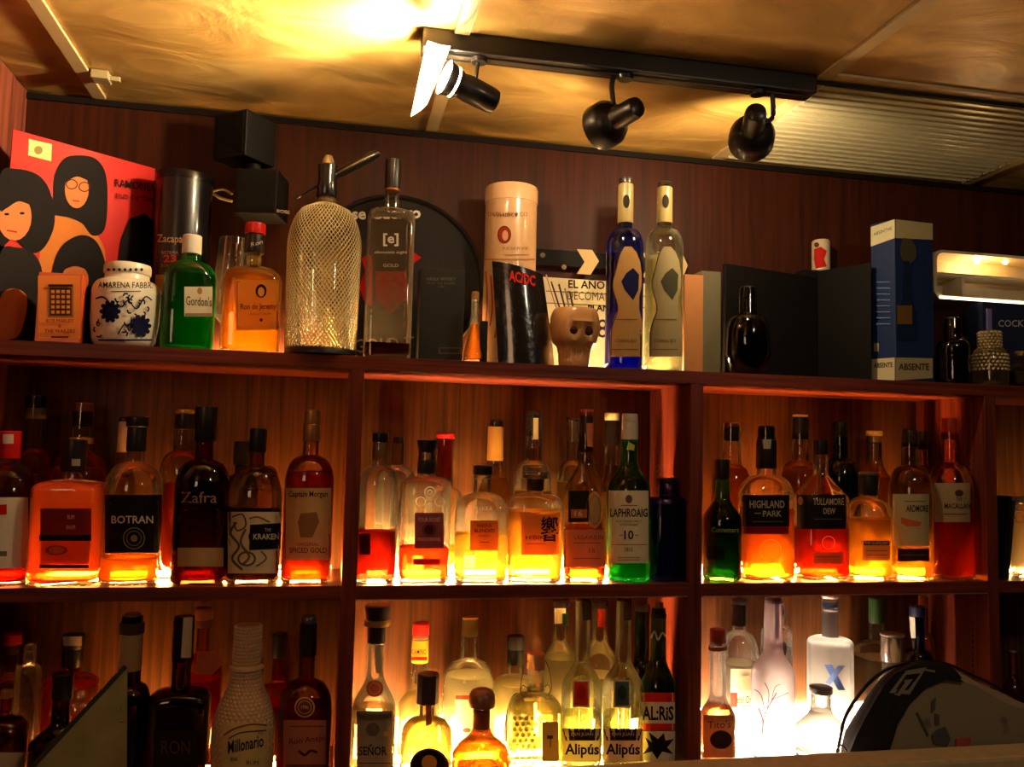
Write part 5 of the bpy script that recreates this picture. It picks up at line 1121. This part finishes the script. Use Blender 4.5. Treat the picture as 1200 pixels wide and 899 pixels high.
mk('inner_shelf', B((.012, Y0_ + .004, h_ * .50), (.345, -.014, h_ * .55), .001), paint('#e0d0b0', .3), th)
mk('upright', B((.075, Y0_ + .006, .009), (.083, -.014, h_ * .495), .001), paint('#d0c09c', .3), th)
for px in (1145, 1178):
    c = at(px, 307, y=.165) - loc; bm = bmesh.new(); bmesh.ops.create_uvsphere(bm, u_segments=16, v_segments=10, radius=.0055, matrix=Matrix.Translation(c)); mk('bulb', bm, emit((1, .5, .08), 60), th, True)
l = bpy.data.lights.new('light_box_glow', 'POINT'); l.energy = .35; l.color = (1, .7, .35); l.shadow_soft_size = .02; lo = bpy.data.objects.new('light_box_glow', l); COL.objects.link(lo); lo.location = at(1150, 320, y=.15)
# dark blue carton
th, pl, *_ = boxthing('cocktail_box', 'dark blue carton with pale lettering below the wall light at the right edge', 'box', 1152, 1240, 357, .11, .16, TS, paint('#1c2238', .5))
decor(pl, [('txt', 'COCKTAIL', 1195, 379, 50, 8, '#a8a4b0', 0, .005)], th.children[0])
# small glass items
bottle('liqueur_bottle', 'dark little glass bottle between the blue carton and the pearly one', 1117, 36, 372, 385, 398, 408, 20, z0=TS, Y=.05, g='#3a1c14', liq='#240c08', lv=410, caps=[('cap', 372, 385, 15, '#1a1210')], group=GT, style='round')
t, sf, s_, base, Z = topb('liqueur_bottle', 'pearly studded bottle with a purple stick on top at the right end', 1160, 38, 388, 389, 408, 424, 26, g='#e8d8b0', liq='#c8b080', lv=430, style='round', Y=.045, frost=.3)
bm = bmesh.new()
for k in range(7):
    z = Z(391 + 3.4 * k)
    for i in range(18):
        a_ = 2 * PI * (i + .5 * (k % 2)) / 18; r = .0215; bmesh.ops.create_icosphere(bm, subdivisions=1, radius=.0030, matrix=Matrix.Translation((r * math.cos(a_), r * math.sin(a_), z)))
for k in range(5):
    z = Z(417 + 4.2 * k)
    for i in range(24):
        a_ = 2 * PI * (i + .5 * (k % 2)) / 24; r = sf.abp(z)[0]; bmesh.ops.create_icosphere(bm, subdivisions=1, radius=.0032, matrix=Matrix.Translation((r * math.cos(a_), r * math.sin(a_), z)))
mk('glass_studs', bm, paint('#c8b080', .2, .3, coat=.6), t, True)
bm = bmesh.new(); box(bm, (-.006, -.0015, Z(390)), (.006, .0015, Z(362)), .0008); mk('stick', bm, paint('#6a6090', .3, coat=.5), t)
t, sf, s_, base, Z = topb('liqueur_bottle', 'studded bottle with gold cap cut by the right frame edge', 1196, 28, 412, 418, 426, 434, 14, g='#a89880', liq='#3a2c20', lv=436, style='round', Y=.05, caps=[('cap', 412, 418, 12, '#c09a48', .3, .7)], gb=2, bs=150)
topb('liqueur_bottle', 'low dark bottle hidden behind the small dark glass bottle', 1128, 30, 395, 404, 412, 422, 14, g='#2a1410', Y=.1, caps=[('cap', 395, 404, 13, '#0e0b0b')])

# ================================================================== right-most cubby: dark folders leaning
q = at(1171, 600, y=.03)
th = thing('menu_folder', 'dark upright menu folder leaning beyond the right divider', 'folder', (q.x + .004, .03, 0))
bm = B((0, 0, .0012), (.008, .12, .168), .001, Matrix.Rotation(math.radians(7), 4, 'Y')); mk('cover', bm, paint('#15100e', .25, coat=.6), th)
bm = B((.012, .002, .0022), (.018, .118, .16), .001, Matrix.Rotation(math.radians(7), 4, 'Y')); mk('pages', bm, paint('#2c2420', .3), th)
strip(X2 + W + .05, XR - .3, Z_MID, WARM2, 90, 'light strip in the cubby beyond the right divider')

# ================================================================== standing card at lower left
pts = [at(41, 905, y=-.05), at(146, 784, y=-.02), at(150, 905, y=-.05)]
lowz = Z_LOW
def tri_card():
    a = at(36, 905, y=-.09); c = at(151, 905, y=-.06); b = at(149, 783, y=-.06)
    # extend down to the board
    a2 = Vector((a.x - (a.z - lowz) * (b.x - a.x) / (b.z - a.z), a.y, lowz)); c2 = Vector((c.x, c.y, lowz)); return a2, b, c2
a, b, c = tri_card(); loc = Vector((c.x, c.y, lowz))
th = thing('tent_card', 'greenish translucent triangular card with dark edge at the lower left', 'card', loc)
def prism3(name, tri, d0, d1, mat):
    bm = bmesh.new(); f = [bm.verts.new(v - loc + Vector((0, d0, 0))) for v in tri]; k = [bm.verts.new(v - loc + Vector((0, d1, 0))) for v in tri]
    bm.faces.new(f); bm.faces.new(k[::-1])
    for i in range(len(tri)): j = (i + 1) % len(tri); bm.faces.new((f[i], k[i], k[j], f[j]))
    return mk(name, bm, mat, th)
def card_mat():
    m, nt, o = new_mat('glossy_greenish_card'); p_ = N(nt, 'ShaderNodeBsdfPrincipled'); p_.inputs['Base Color'].default_value = srgb('#6a6a48'); p_.inputs['Roughness'].default_value = .15
    tc = N(nt, 'ShaderNodeTexCoord'); nz = N(nt, 'ShaderNodeTexNoise'); nz.inputs['Scale'].default_value = 18; nt.links.new(tc.outputs['Object'], nz.inputs[0])
    rp = N(nt, 'ShaderNodeValToRGB'); rp.color_ramp.elements[0].color = srgb('#7c7850'); rp.color_ramp.elements[1].color = srgb('#b4ae7c'); nt.links.new(nz.outputs[0], rp.inputs[0]); nt.links.new(rp.outputs[0], p_.inputs['Base Color'])
    tr_ = N(nt, 'ShaderNodeBsdfTranslucent'); nt.links.new(rp.outputs[0], tr_.inputs[0]); ms = N(nt, 'ShaderNodeMixShader'); ms.inputs[0].default_value = .6
    nt.links.new(tr_.outputs[0], ms.inputs[1]); nt.links.new(p_.outputs[0], ms.inputs[2]); nt.links.new(ms.outputs[0], o.inputs[0]); return m
prism3('card_panel', [a, b, c], 0, .002, card_mat())
e = (b - a).normalized(); nrm = Vector((-e.z, 0, e.x)) * .007
prism3('card_edge', [a, b, b + nrm, a + nrm], -.001, .003, paint('#2c2c1e', .3))
decor(Plane((0, c.y - .0003, 0), (0, -1, 0)), [('ell', 136, 831, 7, 4, '#4aa038'), ('line', [(128, 848), (146, 846)], 1, '#5a6a40')], th.children[0], .0012)

# ================================================================== folded bag with strap on the right
def bag():
    y0 = -.175
    out = [(985, 890), (992, 868), (1004, 842), (1022, 812), (1040, 790), (1062, 778), (1090, 776), (1118, 786), (1142, 800), (1170, 812), (1192, 822), (1222, 838), (1236, 870), (1236, 890)]
    P3 = [at(x, y, y=-.12) for x, y in out]; loc = Vector((P3[6].x, -.12, Z_LOW)); th = thing('folded_bag', 'beige canvas bag with dark flap, buckle logo and red tag lying on the counter', 'bag', loc)
    for i in (0, -1): P3[i].z = Z_LOW + .001
    top = spline(P3, 4); nY = 12; rows = []
    bm = bmesh.new(); cx = sum(p.x for p in top) / len(top)
    for k in range(nY + 1):
        u = k / nY; yy = -.168 + .06 * u; f = math.sin(PI * (0.12 + .76 * u)) ** .55; rows.append([])
        for p in top:
            wob = .0022 * math.sin(p.x * 60 + u * 9)
            rows[-1].append(bm.verts.new(Vector((cx + (p.x - cx) * (.93 + .07 * f), yy, max(Z_LOW + .001, Z_LOW + (p.z - Z_LOW) * (.84 + .16 * f) + wob))) - loc))
    for k in range(nY):
        for i in range(len(top) - 1): bm.faces.new((rows[k][i], rows[k][i + 1], rows[k + 1][i + 1], rows[k + 1][i]))
    bm.faces.new(rows[0]); bm.faces.new(rows[-1][::-1])
    for k in range(nY): bm.faces.new((rows[k][0], rows[k + 1][0], rows[k + 1][-1], rows[k][-1]))
    m, nt, o = new_mat('blotched_canvas'); b = N(nt, 'ShaderNodeBsdfPrincipled'); b.inputs['Roughness'].default_value = .85
    tc = N(nt, 'ShaderNodeTexCoord'); nz = N(nt, 'ShaderNodeTexNoise'); nz.inputs['Scale'].default_value = 16; nz.inputs['Detail'].default_value = 2; nt.links.new(tc.outputs['Object'], nz.inputs[0])
    rp = N(nt, 'ShaderNodeValToRGB'); rp.color_ramp.elements[0].position = .60; rp.color_ramp.elements[1].position = .66; rp.color_ramp.elements[0].color = srgb('#7e6f54'); rp.color_ramp.elements[1].color = srgb('#5a5248')
    nt.links.new(nz.outputs[0], rp.inputs[0]); nt.links.new(rp.outputs[0], b.inputs['Base Color']); nt.links.new(b.outputs[0], o.inputs[0])
    mk('bag_body', bm, m, th, True)
    bm = bmesh.new(); nF = 27; S2 = []
    for row in [0]: pass
    ctr = Vector((0, 0, 0)); sh = []
    for k in range(nY + 1):
        u = k / nY; yy = -.1705 + .064 * u; f = math.sin(PI * (0.12 + .76 * u)) ** .55; sh.append([])
        for p in top[:nF]:
            sh[-1].append(bm.verts.new(Vector((cx + (p.x - cx) * (.93 + .07 * f) * 1.012 - .0015, yy, max(Z_LOW + .001, Z_LOW + (p.z - Z_LOW) * (.84 + .16 * f) * 1.0 + .0045))) - loc))
    for k in range(nY):
        for i in range(nF - 1): bm.faces.new((sh[k][i], sh[k][i + 1], sh[k + 1][i + 1], sh[k + 1][i]))
    fo = mk('flap_top', bm, paint('#151314', .9), th, True); md = fo.modifiers.new('thickness', 'SOLIDIFY'); md.thickness = .002
    # dark flap as a thick bent band on the front left
    pl = Plane((0, -.171, 0), (0, -1, 0))
    fl = [(993, 889), (1003, 864), (1017, 836), (1036, 804), (1050, 789), (1072, 779), (1096, 780), (1118, 789), (1130, 800), (1108, 797), (1086, 806), (1066, 826), (1052, 850), (1040, 889)]
    def solid(name, poly, ya, yb_, mat, par=None):
        bm = bmesh.new(); S_ = [at(x, y, y=ya) - loc for x, y in poly]; f = [bm.verts.new(p) for p in S_]; k = [bm.verts.new(p + Vector((0, yb_ - ya, 0))) for p in S_]
        bm.faces.new(f); bm.faces.new(k[::-1]); n = len(f)
        for i in range(n): bm.faces.new((f[i], k[i], k[(i + 1) % n], f[(i + 1) % n]))
        bmesh.ops.triangulate(bm, faces=[q for q in bm.faces if len(q.verts) > 4])
        return mk(name, bm, mat, par or th)
    fp = solid('dark_flap', fl, -.176, -.1695, paint('#1d1b1c', .7))
    decor(Plane((0, -.176, 0), (0, -1, 0)), [('quad', [(1062, 786), (1086, 782), (1066, 814), (1042, 812)], '#8a7c62'), ('quad', [(1062, 791), (1079, 789), (1064, 809), (1050, 808)], '#1d1b1c'), ('quad', [(1060, 797), (1070, 796), (1054, 816), (1048, 814)], '#8a7c62'),
        ('line', [(1060, 799), (1050, 813)], 2, '#1d1b1c'), ('line', [(1078, 784), (1096, 787)], 2.5, '#8a7c62')], fp)
    solid('red_tag', [(1121, 866), (1138, 865), (1138, 874), (1121, 875)], -.1725, -.1695, paint('#a8483c', .6))
    o = solid('seam', [(1074, 836), (1076, 835), (1089, 862), (1087, 863)], -.1705, -.169, paint('#4a4236', .8))
    for pp_ in ([(1092, 822), (1097, 818), (1096, 832), (1092, 836)], [(1096, 836), (1101, 838), (1101, 850), (1096, 850)], [(1098, 856), (1108, 852), (1114, 866), (1110, 876), (1094, 872), (1092, 862)]):
        solid('printed_patch', pp_, -.1706, -.169, paint('#4c4842', .8))
    bm = bmesh.new(); cp = [at(982, 878, y=-.19), at(984, 868, y=-.185), at(990, 842, y=-.18), at(1004, 818, y=-.175), at(1022, 797, y=-.165), at(1046, 782, y=-.15), at(1080, 775, y=-.11), at(1112, 779, y=-.1), at(1140, 792, y=-.1), at(1164, 803, y=-.1), at(1200, 824, y=-.1)]
    cp = [at(978, 905, y=-.19)] + cp
    tube(bm, spline([p - loc for p in cp], 5), .0028, 8); mk('cord', bm, paint('#15110f', .5), th, True)
    bm = bmesh.new(); tube(bm, spline([at(x, y, y=-.19) - loc for x, y in ((984, 872), (992, 880), (990, 905))], 4), .0018, 8); mk('cord_end', bm, paint('#3a3028', .5), th, True)
bag()
